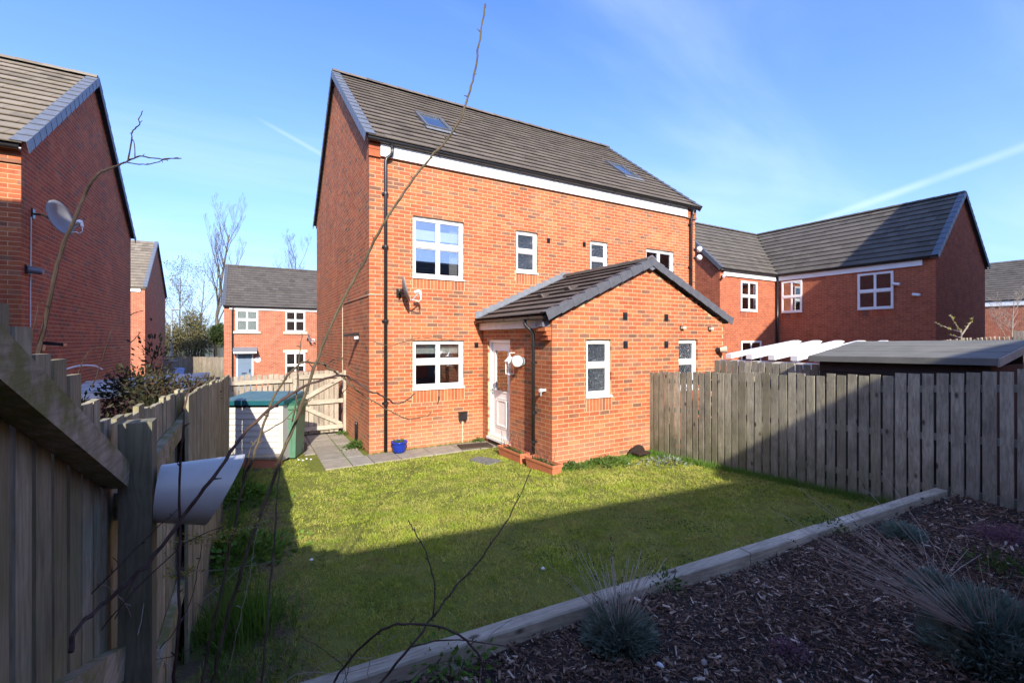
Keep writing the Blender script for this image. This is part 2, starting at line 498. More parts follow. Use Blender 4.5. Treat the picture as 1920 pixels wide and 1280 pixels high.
def slab_mat():
    t = NT('riven paving slab'); p = t.pos(); r_ = t.rand()
    c = t.ramp(r_, [(0,(.25,.225,.18)),(.5,(.31,.275,.215)),(1,(.27,.25,.215))])
    n1 = t.noise(p, 4, 6, .65); n2 = t.noise(p, 26, 5)
    c = t.mix(t.mr(n1, .4, .7, 0, .55), c, (.15,.135,.105))
    c = t.mix(t.mr(n2, .52, .75, 0, .4), c, (.36,.335,.28))
    h = t.noise(t.mapping(p, (1,2.2,1)), 7, 5)
    return t.done(c, .9, t.bump(h, .5, .02), .25)
M_SLAB = slab_mat()

def lawn_base():
    t = NT('lawn soil and thatch'); p = t.pos()
    n1 = t.noise(p, .9, 5, .6); n2 = t.noise(p, 7, 5, .65); n3 = t.noise(p, 60, 4)
    c = t.mix(t.mr(n1, .35, .65, 0, 1), (.13,.16,.026), (.20,.20,.05))
    c = t.mix(t.mr(n2, .45, .7, 0, .8), c, (.085,.115,.018))
    c = t.mix(t.mr(n3, .5, .75, 0, .5), c, (.20,.17,.07))
    xx = t.n('SeparateXYZ', None, Vector=p).outputs[0]
    c = t.mix(t.math('MULTIPLY', t.mr(xx, -1.75, -1.45, 1, 0), t.mr(n2, .35, .55, .25, 1)), c, (.13,.095,.06))
    return t.done(c, .95, t.bump(n3, .8, .02), .1)
M_LAWN = lawn_base()
def grass_mat(name, a, b, dry, dryamt=.5):
    t = NT(name); p = t.pos(); r_ = t.n('NewGeometry').outputs['Random Per Island']
    c = t.mix(r_, a, b)
    n1 = t.noise(p, .75, 5, .6); n2 = t.noise(p, 3.5, 5, .65)
    c = t.mix(t.math('MULTIPLY', t.mr(n2, .42, .68, 0, 1), dryamt), c, dry)
    f = t.mr(n1, .3, .7, .75, 1.2)
    c = t.mix(1.0, c, t.n('CombineColor', None, Red=f, Green=f, Blue=f).outputs[0], 'MULTIPLY')
    if name.startswith('mown'):
        n4 = t.noise(p, 1.7, 5, .65)
        c = t.mix(t.mr(n4, .50, .70, 0, .65), c, (.10,.20,.018))
        c = t.mix(t.mr(t.noise(p, 5.5, 4, .6), .56, .74, 0, .7), c, (.30,.22,.09))
    bs = t.n('BsdfPrincipled', None, Base_Color=c, Roughness=.6); bs.inputs['Specular IOR Level'].default_value = .25
    tr = t.n('BsdfTranslucent', None, Color=c)
    mx = t.n('MixShader', None, i0=.22, i1=bs.outputs[0], i2=tr.outputs[0])
    t.t.links.new(mx.outputs[0], t.out.inputs[0])
    return t.m
M_GRASS = grass_mat('mown grass blades', (.17,.25,.024), (.45,.50,.070), (.54,.47,.16), .75)
M_GRASS_LONG = grass_mat('lush edge grass', (.07,.19,.02), (.13,.24,.03), (.20,.22,.06), .5)
M_WEED = grass_mat('low weed leaves', (.045,.10,.018), (.085,.15,.03), (.12,.13,.04), .4)
M_PHOT = grass_mat('dark glossy shrub leaves', (.020,.034,.016), (.04,.05,.022), (.085,.03,.024), .8)
M_OLIVE = grass_mat('olive spring foliage', (.115,.115,.045), (.165,.155,.06), (.20,.15,.085), .7)
M_IVY = grass_mat('ivy leaves', (.035,.065,.018), (.065,.10,.028), (.09,.09,.03), .4)
M_LAV = grass_mat('grey green lavender leaves', (.15,.215,.165), (.24,.31,.24), (.23,.24,.17), .5)
M_LAVSTALK = plain('dry lavender stalks', (.46,.40,.33), .8, .25, 30, 0)
M_HEATH = grass_mat('purple heather flowers', (.22,.11,.15), (.30,.17,.21), (.16,.10,.09), .6)
M_YELLOW = grass_mat('tiny yellow green leaves', (.35,.30,.06), (.28,.29,.07), (.30,.25,.08), .4)
M_PETAL = plain('small pale petals', (.75,.75,.72), .6, .05, 10, 0)
def bark_mat(name, a, b, sc=18):
    t = NT(name); p = t.pos()
    n1 = t.noise(t.mapping(p, (1,1,.3)), sc, 5, .65)
    return t.done(t.mix(t.mr(n1, .35, .7, 0, 1), a, b), .8, t.bump(n1, .5, .01), .25)
M_TWIG = bark_mat('brown green twig bark', (.062,.045,.030), (.125,.105,.062), 30)
M_TWIG_RED = bark_mat('dark purple twig bark', (.050,.030,.026), (.10,.066,.052), 30)
M_TWIG_DK = bark_mat('shade darkened twig bark', (.028,.020,.016), (.055,.042,.034), 30)  # bark darkened so its colour carries the shade on the far left branch
M_TWIG_DRY = bark_mat('dry grey twig', (.26,.22,.18), (.36,.31,.26), 30)
M_BARK = bark_mat('grey tree bark', (.085,.072,.058), (.15,.13,.105), 4)

def mulch_mat():
    t = NT('bark chip mulch'); p = t.pos(); r_ = t.n('NewGeometry').outputs['Random Per Island']
    c = t.ramp(r_, [(0,(.075,.045,.029)),(.4,(.13,.078,.052)),(.68,(.20,.125,.083)),(.86,(.29,.195,.13)),(.95,(.44,.34,.245)),(1,(.62,.51,.39))])
    return t.done(c, .88, t.bump(t.noise(p, 180, 3), .5, .003), .2)
M_MULCH = mulch_mat()
M_BED = plain('dark bed soil', (.035,.023,.018), .95, .35, 14, .8)

def ground_mat():
    t = NT('rough grass and tarmac ground'); p = t.pos()
    n1 = t.noise(p, .4, 5, .6)
    c = t.mix(t.mr(n1, .4, .6, 0, 1), (.075,.085,.03), (.10,.095,.075))
    return t.done(c, .95, t.bump(t.noise(p, 20, 4), .5, .03), .2)
M_GROUND = ground_mat()

# ------------------------------------------------------------------ pieces: many alike, the 300 that show largest are objects
CUBE_V = np.array([(-.5,-.5,-.5),(.5,-.5,-.5),(.5,.5,-.5),(-.5,.5,-.5),(-.5,-.5,.5),(.5,-.5,.5),(.5,.5,.5),(-.5,.5,.5)])
CUBE_F = np.array([(3,2,1,0),(4,5,6,7),(0,1,5,4),(1,2,6,5),(2,3,7,6),(3,0,4,7)])
class Pieces:
    def __init__(self, name, stuff, tv, tf, mat, limit=300):
        self.name, self.stuff, self.mat, self.limit = name, stuff, mat, limit
        self.tv, self.tf = np.asarray(tv, float), np.asarray(tf)
        self.M = []; self.par = []; self.nrm = []
    def add(self, parent, M, normal):
        self.M.append(np.asarray(M, float)); self.par.append(parent); self.nrm.append(normal)
    def build(self):
        if not self.M: return
        A = np.array(self.M); c = A[:, :3, 3]
        u, v, D = pixel(c)
        vis = (D > .3) & (u > -40) & (u < 1960) & (v > -40) & (v < 1320)
        view = c - CAM; dist = np.linalg.norm(view, axis=1)
        cosv = -np.einsum('ij,ij->i', view, np.array(self.nrm)) / dist
        s = np.sort(np.linalg.norm(A[:, :3, :3], axis=1), axis=1)
        score = np.where(vis, s[:, 2] * s[:, 1] * np.clip(cosv, .001, 1) / dist**2, 0)
        order = np.argsort(-score)
        pick = set(int(i) for i in order[:self.limit] if score[i] > 0)
        me = bpy.data.meshes.new(self.name)
        me.from_pydata(self.tv.tolist(), [], self.tf.tolist()); me.materials.append(self.mat)
        for i in sorted(pick):
            o = bpy.data.objects.new(self.name, me); col.objects.link(o)
            P = self.par[i]; o.parent = P
            m = Matrix(A[i].tolist())
            if P.type == 'EMPTY':
                o.matrix_parent_inverse = Matrix.Translation(-P.location)
            o.matrix_basis = m
        rest = {}
        for i in range(len(self.M)):
            if i not in pick: rest.setdefault(self.par[i], []).append(i)
        for P, idx in rest.items():
            B = A[idx]
            V = np.einsum('nij,vj->nvi', B[:, :3, :3], self.tv) + B[:, None, :3, 3]
            n = len(self.tv)
            F = (self.tf[None] + (np.arange(len(idx)) * n)[:, None, None]).reshape(-1, self.tf.shape[1])
            np_mesh(self.stuff, V.reshape(-1, 3), F, self.mat, P, 'stuff')

def frame_M(c, x, y, z):
    M = np.eye(4); M[:3, 0] = x; M[:3, 1] = y; M[:3, 2] = z; M[:3, 3] = c
    return M

class Wall:
    """a brick wall in the plane through O, u along it, n outward, z up"""
    def __init__(self, name, parent, O, u, n, length, z0, top, openings, pieces, mortar=M_MORTAR, thick=.10, soldiers=(), phase=0.0, u_end=None, skip=None):
        self.O = np.array(O, float); self.u = np.array(u, float); self.n = np.array(n, float)
        topf = top if callable(top) else (lambda s: top)
        # mortar body, cut in strips between the opening edges
        cuts = sorted(set([.007, length - .007] + [e for o in openings for e in (o[0], o[1])] + [s for s in getattr(topf, 'knots', []) if 0 < s < length]))
        mb = MB(); back = self.n * -thick
        def slab(a, b, za, zb, ta=None, tb=None):
            p = [self.P(a, za), self.P(b, za), self.P(b, zb if tb is None else tb), self.P(a, zb if ta is None else ta)]
            p = [q - self.n * .0010 for q in p]
            mb.prism(p, back)
        for a, b in zip(cuts[:-1], cuts[1:]):
            m = .5 * (a + b)
            segs = [(z0, None)]
            zs = z0
            for o in sorted([o for o in openings if o[0] < m < o[1]], key=lambda o: o[2]):
                if o[2] > zs: slab(a, b, zs, o[2])
                zs = o[3]
            ta, tb = topf(a + 1e-6), topf(b - 1e-6)
            if max(ta, tb) > zs: slab(a, b, zs, None, ta, tb)
        self.obj = mb.build(name, mortar, parent)
        # bricks
        C = .075; BL, BH, J = .215, .065, .010; dep = .098
        zmax = max(topf(s) for s in np.linspace(0, length, 41))
        for k in range(int(math.ceil((zmax - z0) / C))):
            zb = z0 + k * C + J * .5; zt = zb + BH; zm = zb + BH * .5
            s = -(.1125 if k % 2 else 0.0) + phase
            while s < length:
                a, b = max(s + J*.5, 0.0), min(s + .225 - J*.5, length); s += .225
                if b - a < .03: continue
                pieces_ = [(a, b, zb, zt)]
                for o in list(openings) + list(soldiers):
                    g_ = J if o in soldiers else .0
                    if zt > o[2] and zb < o[3]:
                        nxt = []
                        for (p, q, y0_, y1_) in pieces_:
                            if q <= o[0] or p >= o[1]: nxt.append((p, q, y0_, y1_)); continue
                            if p < o[0]: nxt.append((p, o[0] - g_, y0_, y1_))
                            if q > o[1]: nxt.append((o[1] + g_, q, y0_, y1_))
                            c0_, c1_ = max(p, o[0]), min(q, o[1])
                            if y1_ > o[3] + .012: nxt.append((c0_, c1_, o[3] + .004, y1_))
                            if y0_ < o[2] - .012: nxt.append((c0_, c1_, y0_, o[2] - .004))
                        pieces_ = nxt
                for (p, q, y0_, y1_) in pieces_:
                    if q - p < .02: continue
                    zt2 = min(y1_, max(topf(p), topf(q)))
                    if zt2 - y0_ < .008: continue
                    if topf(.5*(p+q)) < y0_ + .02: continue
                    if skip and skip(.5*(p+q), zm): continue
                    self.brick(pieces, .5*(p+q), .5*(y0_+zt2), q - p, zt2 - y0_, dep)
        for o in soldiers:                                   # bricks on end below a window
            nb = max(1, int(round((o[1] - o[0]) / .075)))
            w = (o[1] - o[0]) / nb
            for i in range(nb):
                self.brick(pieces, o[0] + (i + .5) * w, .5 * (o[2] + o[3]), w - J, o[3] - o[2] - J, dep)
    def P(self, s, z, out=0.0):
        return self.O + self.u * s + np.array([0, 0, z]) + self.n * out
    def brick(self, pieces, s, z, w, h, d):
        pr_ = random.uniform(-.0003, .0003)
        c = self.P(s, z, pr_ - d * .5)
        tl = random.gauss(0, .0008)
        x = (self.u + self.n * tl) * w; zz_ = np.array([0, 0, h]); y = np.cross(zz_ / h, x / w) * d
        pieces.add(self.obj, frame_M(c, x, y, zz_), self.n)

def gable_top(length, z_eave, z_apex, mid=None):
    mid = length * .5 if mid is None else mid
    def f(s):
        return z_eave + (z_apex - z_eave) * (s / mid if s <= mid else (length - s) / (length - mid))
    f.knots = [mid]
    return f

# a roof tile: wedge lying on the slope, tail raised over the course below (x along, y up the slope, z out)
TILE_V = np.array([(-.5,0,.036),(.5,0,.036),(.5,1,.0),(-.5,1,.0),(-.5,0,.052),(.5,0,.052),(.5,1,.014),(-.5,1,.014),
                   (-.5,.012,.060),(.5,.012,.060)])
TILE_F4 = [(3,2,1,0),(8,9,6,7),(0,1,5,4),(4,5,9,8)]
TILE_F = np.array(TILE_F4 + [(1,2,6,9),(3,0,8,7)])
class Slope:
    def __init__(self, O, e, up, le, ls):
        """O lower corner on the deck top, e along the eave, up up the slope (unit)"""
        self.O = np.array(O, float); self.e = np.array(e, float); self.up = np.array(up, float)
        self.n = np.cross(self.e, self.up); self.le, self.ls = le, ls
        if self.n[2] < 0: self.n = -self.n
    def P(self, a, b, out=0.0): return self.O + self.e * a + self.up * b + self.n * out
    def tiles(self, pieces, parent, gauge=.30, w=.33, holes=(), clip=None):
        k = 0; nrow = int(round(self.ls / gauge)); g = self.ls / nrow
        for k in range(nrow):
            s = -(w*.5 if k % 2 else 0.0)
            while s < self.le - .02:
                a, b = max(s, 0), min(s + w, self.le); s += w
                if clip:
                    lo, hi = clip(k * g, (k + 1) * g)
                    a, b = max(a, lo), min(b, hi)
                if b - a < .04: continue
                m = .5*(a+b); hm = (k + .5) * g
                if any(h[0] < m < h[1] and h[2] < hm < h[3] for h in holes): continue
                c = self.P(m, k * g - .012, random.uniform(-.001,.003))
                tilt = random.gauss(0, .003)
                x = self.e * (b - a - .004); y = (self.up + self.e * tilt) * (g + .045); z = self.n
                if np.dot(np.cross(x, y), z) < 0: x = -x
                pieces.add(parent, frame_M(c, x, y, z), self.n)

# verge cap: an angle piece that laps over the end of each tile course
def verge_caps(parent, slope, side, mat, gauge=.30, top=.13, drop=.15, over=.05, n=None):
    """side 0: at e=0, 1: at e=le"""
    ls = slope.ls; nrow = int(round(ls / gauge)) if n is None else n; g = ls / nrow
    sgn = -1 if side == 0 else 1
    base = 0 if side == 0 else slope.le
    mb = MB()
    t = .012
    L = g + .05
    # local: x outward along e*sgn, y upslope, z normal
    def quad(x0, x1, z0, z1, zl):
        return [(x0,0,z0+zl),(x1,0,z0+zl),(x1,L,z0),(x0,L,z0),(x0,0,z1+zl),(x1,0,z1+zl),(x1,L,z1),(x0,L,z1)]
    fs = [(3,2,1,0),(4,5,6,7),(0,1,5,4),(1,2,6,5),(2,3,7,6),(3,0,4,7)]
    mb.add(quad(-top, over, .045, .045 + t, .018), fs)
    vs = [(over,0,-drop+.06),(over+t,0,-drop+.06),(over+t*.6,L,-drop+.075),(over-.004,L,-drop+.075),(over,0,.063+t),(over+t,0,.063+t),(over+t*.6,L,.045+t),(over-.004,L,.045+t)]
    mb.add(vs, fs)
    me = bpy.data.meshes.new('verge_cap'); me.from_pydata(mb.v, [], mb.f); me.materials.append(mat)
    for k in range(nrow):
        M = frame_M(slope.P(base, k * g - .015), slope.e * sgn, slope.up, slope.n)
        o = bpy.data.objects.new('verge_cap', me); col.objects.link(o); o.parent = parent
        o.matrix_basis = Matrix(M.tolist())
        if parent.type == 'EMPTY': o.matrix_parent_inverse = Matrix.Translation(-parent.location)
    return g

def ridge_caps(parent, A, B, mat, r=.11, L=.42, limit=None):
    A = np.array(A, float); B = np.array(B, float); d_ = B - A; n = max(1, int(round(np.linalg.norm(d_) / L))); d_ = d_ / n
    h = np.linalg.norm(d_); e = d_ / h; s_ = np.cross(e, UV)
    seg = 6; mb = MB(); vs = []
    for (x, rr) in ((0, r + .012), (h + .02, r)):
        for k in range(seg + 1):
            a = math.pi * k / seg
            vs.append(e * x + s_ * rr * math.cos(a) + UV * (rr * .8 * math.sin(a) - .02))
    fs = [(k, k+1, k+seg+2, k+seg+1) for k in range(seg)] + [tuple(range(seg, -1, -1)), tuple(range(seg+1, 2*seg+2))]
    mb.add(vs, fs)
    me = bpy.data.meshes.new('ridge_tile'); me.from_pydata(mb.v, [], mb.f); me.materials.append(mat)
    for k in range(n):
        o = bpy.data.objects.new('ridge_tile', me); col.objects.link(o); o.parent = parent
        o.location = Vector(A + d_ * k)
        if parent.type == 'EMPTY': o.matrix_parent_inverse = Matrix.Translation(-parent.location)

def window(parent, wall, s0, s1, z0, z1, pattern='2x2', glass=None, recess=.055, mat=None, label=None, split=.55, sill=True, depth=.06, blind=None, curtain=None):
    """frame ring, transom and mullion, panes as sub-parts. wall supplies P(s, z, out)"""
    glass = glass or M_GLASS; mat = mat or M_WHITE
    O = wall.P(0, 0); u = wall.u; n = wall.n
    mb = MB()
    F = .062
    def bx(m, a, b, za, zb, out0, out1):
        m.obox(wall.P(a, za, out0), u * (b - a), n * (out1 - out0), UV * (zb - za))
    o0, o1 = -recess - depth, -recess
    bx(mb, s0, s1, z0, z0 + F, o0, o1); bx(mb, s0, s1, z1 - F, z1, o0, o1)
    bx(mb, s0, s0 + F, z0 + F, z1 - F, o0, o1); bx(mb, s1 - F, s1, z0 + F, z1 - F, o0, o1)
    a0, a1, b0, b1 = s0 + F, s1 - F, z0 + F, z1 - F
    zt = b0 + (b1 - b0) * split
    T = .040 if pattern != '2x2' else .050
    bx(mb, a0, a1, zt - T, zt + T, o0, o1 + .006)
    zones = []
    sm = .5 * (a0 + a1)
    f2 = .024
    if pattern == '2x2':
        for (za, zb) in ((b0, zt - T), (zt + T, b1)):
            bx(mb, sm - f2, sm + f2, za, zb, o0 + .003, o1 - .004)
            zones += [(a0, sm - f2, za, zb), (sm + f2, a1, za, zb)]
    else:
        zones = [(a0, a1, b0, zt - T), (a0, a1, zt + T, b1)]
    # sash beads, set back a step inside the frame
    B = .018
    for (p, q, za, zb) in zones:
        bx(mb, p, q, za, za + B, o0 + .005, o1 - .014); bx(mb, p, q, zb - B, zb, o0 + .005, o1 - .014)
        bx(mb, p, p + B, za + B, zb - B, o0 + .005, o1 - .014); bx(mb, q - B, q, za + B, zb - B, o0 + .005, o1 - .014)
    w = mb.build('window', mat, parent)
    for (p, q, za, zb) in zones:
        g = MB(); bx(g, p + B, q - B, za + B, zb - B, o0 + .018, o0 + .026)
        g.build('pane', glass, w)
    if sill:
        g = MB(); g.prism([wall.P(s0 - .012, z0 - .028, -recess), wall.P(s0 - .012, z0 - .028, .028), wall.P(s0 - .012, z0 - .006, .028), wall.P(s0 - .012, z0 + .004, -recess)], u * (s1 - s0 + .024))
        g.build('sill', mat, w)
    g = MB(); bx(g, sm - .12, sm + .12, z1 - .040, z1 - .022, o1, o1 + .008)
    g.build('trickle_vent', mat, w)
    if blind:
        for (za, zb) in blind:
            g = MB(); bx(g, s0 + .05, s1 - .05, za, zb, o0 - .10, o0 - .09)
            g.build('blind', M_BLIND, w)
    if curtain:
        g = MB()
        for (c0, c1_) in curtain:
            nfold = 9; pts = []
            for i in range(nfold * 2 + 1):
                pts.append((c0 + (c1_ - c0) * i / (nfold * 2), o0 - .12 + (.02 if i % 2 else -.02)))
            for (pa, oa), (pb, ob) in zip(pts[:-1], pts[1:]):
                g.add([wall.P(pa, z0, oa), wall.P(pb, z0, ob), wall.P(pb, z1, ob), wall.P(pa, z1, oa),
                       wall.P(pa, z0, oa-.004), wall.P(pb, z0, ob-.004), wall.P(pb, z1, ob-.004), wall.P(pa, z1, oa-.004)],
                      [(0,1,2,3),(7,6,5,4),(0,4,5,1),(3,2,6,7)])
        g.build('curtain', M_CURTAIN, w)
    return w

class Frame:                                   # a bare wall frame for windows on plain walls
    def __init__(self, O, u, n):
        self.O = np.array(O, float); self.u = np.array(u, float); self.n = np.array(n, float)
    def P(self, s, z, out=0.0): return self.O + self.u * s + np.array([0, 0, z]) + self.n * out
X1, Y1 = np.array([1.,0,0]), np.array([0,1.,0])

# ------------------------------------------------------------------ the ground
def smooth(a, b, x):
    t = np.clip((x - a) / (b - a), 0, 1); return t * t * (3 - 2 * t)
def gz(x, y):
    x = np.asarray(x, float); y = np.asarray(y, float)
    z = .21 * np.clip((-2.3 - y) / 4.0, 0, 1)
    z = z - .75 * smooth(5, 18, y) * (1 - smooth(2, 14, x) * .6)
    return z
def grid(name, xs, ys, zf, mat, kind='structure', parent=None):
    X, Y = np.meshgrid(xs, ys, indexing='ij'); Z = zf(X, Y)
    V = np.stack([X, Y, Z], -1).reshape(-1, 3)
    nx, ny = len(xs), len(ys)
    i, j = np.meshgrid(np.arange(nx-1), np.arange(ny-1), indexing='ij')
    a = (i * ny + j).ravel()
    F = np.stack([a, a + ny, a + ny + 1, a + 1], -1)
    o = np_mesh(name, V, F, mat, parent, kind, True)
    return o
xs = np.concatenate([[-900,-300,-120,-60], np.linspace(-30, 40, 71), [60,120,300,900]])
ys = np.concatenate([[-900,-300,-100,-40], np.linspace(-20, 60, 81), [100,300,900,1500]])
grid('ground', xs, ys, lambda x, y: gz(x, y) - .03, M_GROUND)
XF = 4.61                                             # the fence on the right
def sleeper_y(x): return -6.34 - .0594 * (np.asarray(x) + 1.76)
lx = np.linspace(-2.45, XF + .05, 60); ly = np.linspace(-6.75, 2.34, 80)
grid('lawn', lx, ly, lambda x, y: gz(x, y) + .012 * np.sin(x*2.1+1) * np.sin(y*1.7) * (y < -.9), M_LAWN)
def bed_z(x, y):
    return .475 + .05 * smooth(-6.6, -8.4, -(-y)) * 0 + .06 * smooth(6.5, 8.5, -y) + .025 * np.sin(3.1 * x + 1.2) * np.sin(2.7 * y) + .012 * np.sin(8 * x) * np.sin(7.3 * y + x)
bx_ = np.linspace(-2.3, XF + .02, 70)
V = []; 
ty = np.linspace(0, 1, 50)
Xb = np.repeat(bx_, len(ty)); Tb = np.tile(ty, len(bx_))
Yb = (sleeper_y(Xb) - .09) * (1 - Tb) + (-11.5) * Tb
Vb = np.stack([Xb, Yb, bed_z(Xb, Yb) - .01], -1)
ii, jj = np.meshgrid(np.arange(len(bx_)-1), np.arange(len(ty)-1), indexing='ij')
a_ = (ii * len(ty) + jj).ravel()
np_mesh('raised_bed', Vb, np.stack([a_, a_+1, a_+len(ty)+1, a_+len(ty)], -1), M_BED, None, 'structure', True)

# timber edging of the bed: three sleepers end to end, pegs on the bed side
edging = thing('sleeper_edging', 'pale timber sleeper edging between the lawn and the bark mulch bed', 'edging', (1.2, -6.5, .1))
ends = [-2.24, -.05, 1.33, 4.50]
for a, b in zip(ends[:-1], ends[1:]):
    y0, y1 = float(sleeper_y(a)), float(sleeper_y(b))
    d_ = np.array([b - a - .012, y1 - y0, 0]); nn_ = np.array([d_[1], -d_[0], 0]); nn_ /= np.linalg.norm(nn_)
    m = MB(); o_ = np.array([a, y0, .22 - .0]); c_ = .008
    # chamfered section
    prof = [(0, -.10), (0, .33 - c_), (c_, .33), (.105 - c_, .33), (.105, .33 - c_), (.105, -.10)]
    m.prism([o_ + nn_ * p + UV * (q - random.uniform(0, .004)) for p, q in prof], d_)
    m.build('sleeper', M_SLEEPER, edging)
for x in (1.02, 1.42, 4.36, -1.0):
    y = float(sleeper_y(x)) - .107
    m = MB(); m.box(x - .04, x + .04, y - .05, y, .2, .50 if x > 4 else .475); m.build('peg', M_FENCE, edging)

# ------------------------------------------------------------------ the semi-detached house
HW, HD, EZ = 9.15, 7.6, 5.86
house = thing('semi_detached_house', 'tall orange red brick semi detached house with a gabled rear porch in the middle', 'house', (4.57, 3.8, 0))
BR = Pieces('brick', 'brickwork', CUBE_V, CUBE_F, M_BRICK)
PX0, PX1, PY = 2.36, 6.78, -2.56
WIN_F = [(.837,1.928,1.175,2.13), (.837,1.928,3.378,4.582), (3.19,3.755,3.645,4.575), (5.30,5.865,3.645,4.575), (7.20,8.285,3.378,4.575), (7.20,8.285,1.175,2.13)]
sold = lambda ws: [(a - .005, b + .005, round((z - .243) / .075) * .075, z - .026) for a, b, z, _ in ws]
def porch_z(x): return 2.62 + .449 * (2.36 - abs(x - 4.57)) - .12
wf = Wall('rear_wall', house, (0,0,0), X1, -Y1, HW, 0, 5.86, WIN_F, BR, soldiers=sold(WIN_F), skip=lambda s, z: PX0 + .12 < s < PX1 - .12 and z < min(porch_z(s) - .1, 3.4))
ws = Wall('side_wall', house, (0,HD,0), -Y1, -X1, HD, 0, gable_top(HD, 5.90, 8.93), [], BR)
# far walls nobody sees, plain mortar bodies
m = MB(); m.box(.1, HW, HD - .1, HD - .004, 0, 5.9); m.build('street_wall', M_WALL_R, house)
m = MB(); m.prism([(HW, .102, 0), (HW, HD - .102, 0), (HW, HD - .102, 5.85), (HW, HD * .5, 8.85), (HW, .102, 5.85)], (-.1, 0, 0)); m.build('end_wall', M_WALL_R, house)
m = MB()
for z in (.05, 2.55, 5.15): m.box(.102, HW - .102, .102, HD - .102, z, z + .12)
m.box(4.5, 4.6, .102, HD - .102, .17, 2.55); m.box(4.5, 4.6, .102, HD - .102, 2.67, 5.15); m.box(.102, HW - .102, 3.4, 3.5, .17, 2.54); m.box(.102, HW - .102, 3.4, 3.5, 2.68, 5.14)
m.build('interior', M_DARK, house)
W0 = WIN_F[0]; window(house, wf, *W0, '2x2', split=.56, blind=[(1.86, 2.02)])
window(house, wf, *WIN_F[1], '2x2', split=.54, blind=[(4.16, 4.36)], curtain=[(1.70, 1.88)])
window(house, wf, *WIN_F[2], '1x2', M_OBSC, split=.53)
window(house, wf, *WIN_F[3], '1x2', M_OBSC, split=.53)
window(house, wf, *WIN_F[4], '2x2', split=.54, curtain=[(7.75, 7.95)])
# corbels and fascia under the eaves
m = MB()
for a, b in ((-.012, .20), (8.77, HW + .012)):
    m.box(a, b, -.045, .02, 5.57, 5.63); m.box(a, b, -.030, .02, 5.632, 5.705); m.box(a, b, -.032, .02, 5.712, 5.78); m.box(a, b, -.030, .02, 5.787, 5.85)
m.build('corbel', M_BRICK, house)['kind'] = 'stuff'
m = MB(); m.box(.202, 8.768, -.06, -.004, 5.595, 5.845); m.build('fascia', M_WHITE, house)
def gutter(parent, A, B, r=.055, mat=None):
    A = np.array(A, float); B = np.array(B, float); e = (B - A); L = np.linalg.norm(e); e /= L
    s_ = np.cross(e, UV); m = MB(); out = []; inn = []
    for k in range(9):
        a = math.pi + math.pi * k / 8
        out.append(A + s_ * r * math.cos(a) + UV * r * math.sin(a)); inn.append(A + s_ * (r - .006) * math.cos(a) + UV * (r - .006) * math.sin(a))
    for k in range(8):
        m.prism([out[k], out[k+1], inn[k+1], inn[k]], e * L)
    g = m.build('gutter', mat or M_BLACK, parent)
    nb = int(L / 1.0)
    for k in range(nb + 1):
        q = A + e * (L * (k + .5) / (nb + 1)); b = MB()
        pp_ = [q + s_ * (r+.008) * math.cos(math.pi + math.pi*t/8) + UV * (r+.008) * math.sin(math.pi + math.pi*t/8) for t in range(9)]
        pi_ = [q + s_ * (r+.001) * math.cos(math.pi + math.pi*t/8) + UV * (r+.001) * math.sin(math.pi + math.pi*t/8) for t in range(9)]
        for t in range(8): b.prism([pp_[t], pp_[t+1], pi_[t+1], pi_[t]], e * .03)
        b.build('gutter_bracket', mat or M_BLACK, g)
    return g
gutter(house, (-.05, -.115, 5.875), (HW + .06, -.115, 5.875))
def downpipe(parent, pts, r=.034, clips=(), n=(0,-1,0), mat=None):
    m = MB(); m.tube(pts, r, 10); p = m.build('downpipe', mat or M_BLACK, parent, True)
    n = np.array(n, float); s_ = np.cross(n, UV)
    for z in clips:
        # last leg is vertical
        c = np.array([pts[-1][0], pts[-1][1], z]); k = MB()
        k.tube([c - UV * .02, c + UV * .02], r + .008, 10)
        k.obox(c - s_ * .06 - n * .05 - UV * .015, s_ * .12, n * .03, UV * .03)
        k.build('pipe_clip', mat or M_BLACK, p)
    return p
downpipe(house, [(.40,-.115,5.83), (.40,-.115,5.66), (.38,-.10,5.62), (.31,-.075,5.56), (.29,-.07,5.50), (.29,-.07,.05)], clips=(4.9, 3.9, 2.5, .95))
downpipe(house, [(8.93,-.115,5.83), (8.93,-.10,5.66), (8.90,-.07,5.55), (8.89,-.07,.05)], clips=(5.4, 4.2))
# roof
MR = (9.05 - 5.92) / (3.8 + .12); ang = math.atan(MR)
up = np.array([0, math.cos(ang), math.sin(ang)])
LS = (3.8 + .12) / math.cos(ang)
front = Slope((-.045, -.12, 5.885), X1, up, HW + .09, LS)
back = Slope((-.045, HD + .12, 5.885), X1, np.array([0, -math.cos(ang), math.sin(ang)]), HW + .09, LS)
m = MB()
th = .07
rp = np.array([0, 0, -th])
m.prism([front.P(.03, 0.02), front.P(.03, LS), back.P(.03, .02), back.P(.03, .02) + rp, front.P(.03, LS) + rp, front.P(.03, 0.02) + rp], X1 * (HW + .03))
roof = m.build('roof', M_TILE_F, house)
RT = Pieces('roof_tile', 'roof_tiling', TILE_V, TILE_F, M_TILE)
def on_roof(u, v):
    q = rayv(u, v); t = (front.O - CAM) @ front.n / (q @ front.n); P = CAM + q * t - front.O
    return P @ front.e, P @ front.up
SKY = []
for pts in (((783,220),(820,222),(838,248),(808,249)), ((1138,308),(1170,312),(1192,338),(1166,335))):
    ab = np.array([on_roof(*p) for p in pts]); SKY.append((ab[:, 0].mean(), ab[:, 1].mean()))
SW, SH = .60, .98
front.tiles(RT, roof, .30, .33, holes=[(a - SW*.5 - .04, a + SW*.5 + .04, b - SH*.5 - .02, b + SH*.5 + .02) for a, b in SKY])
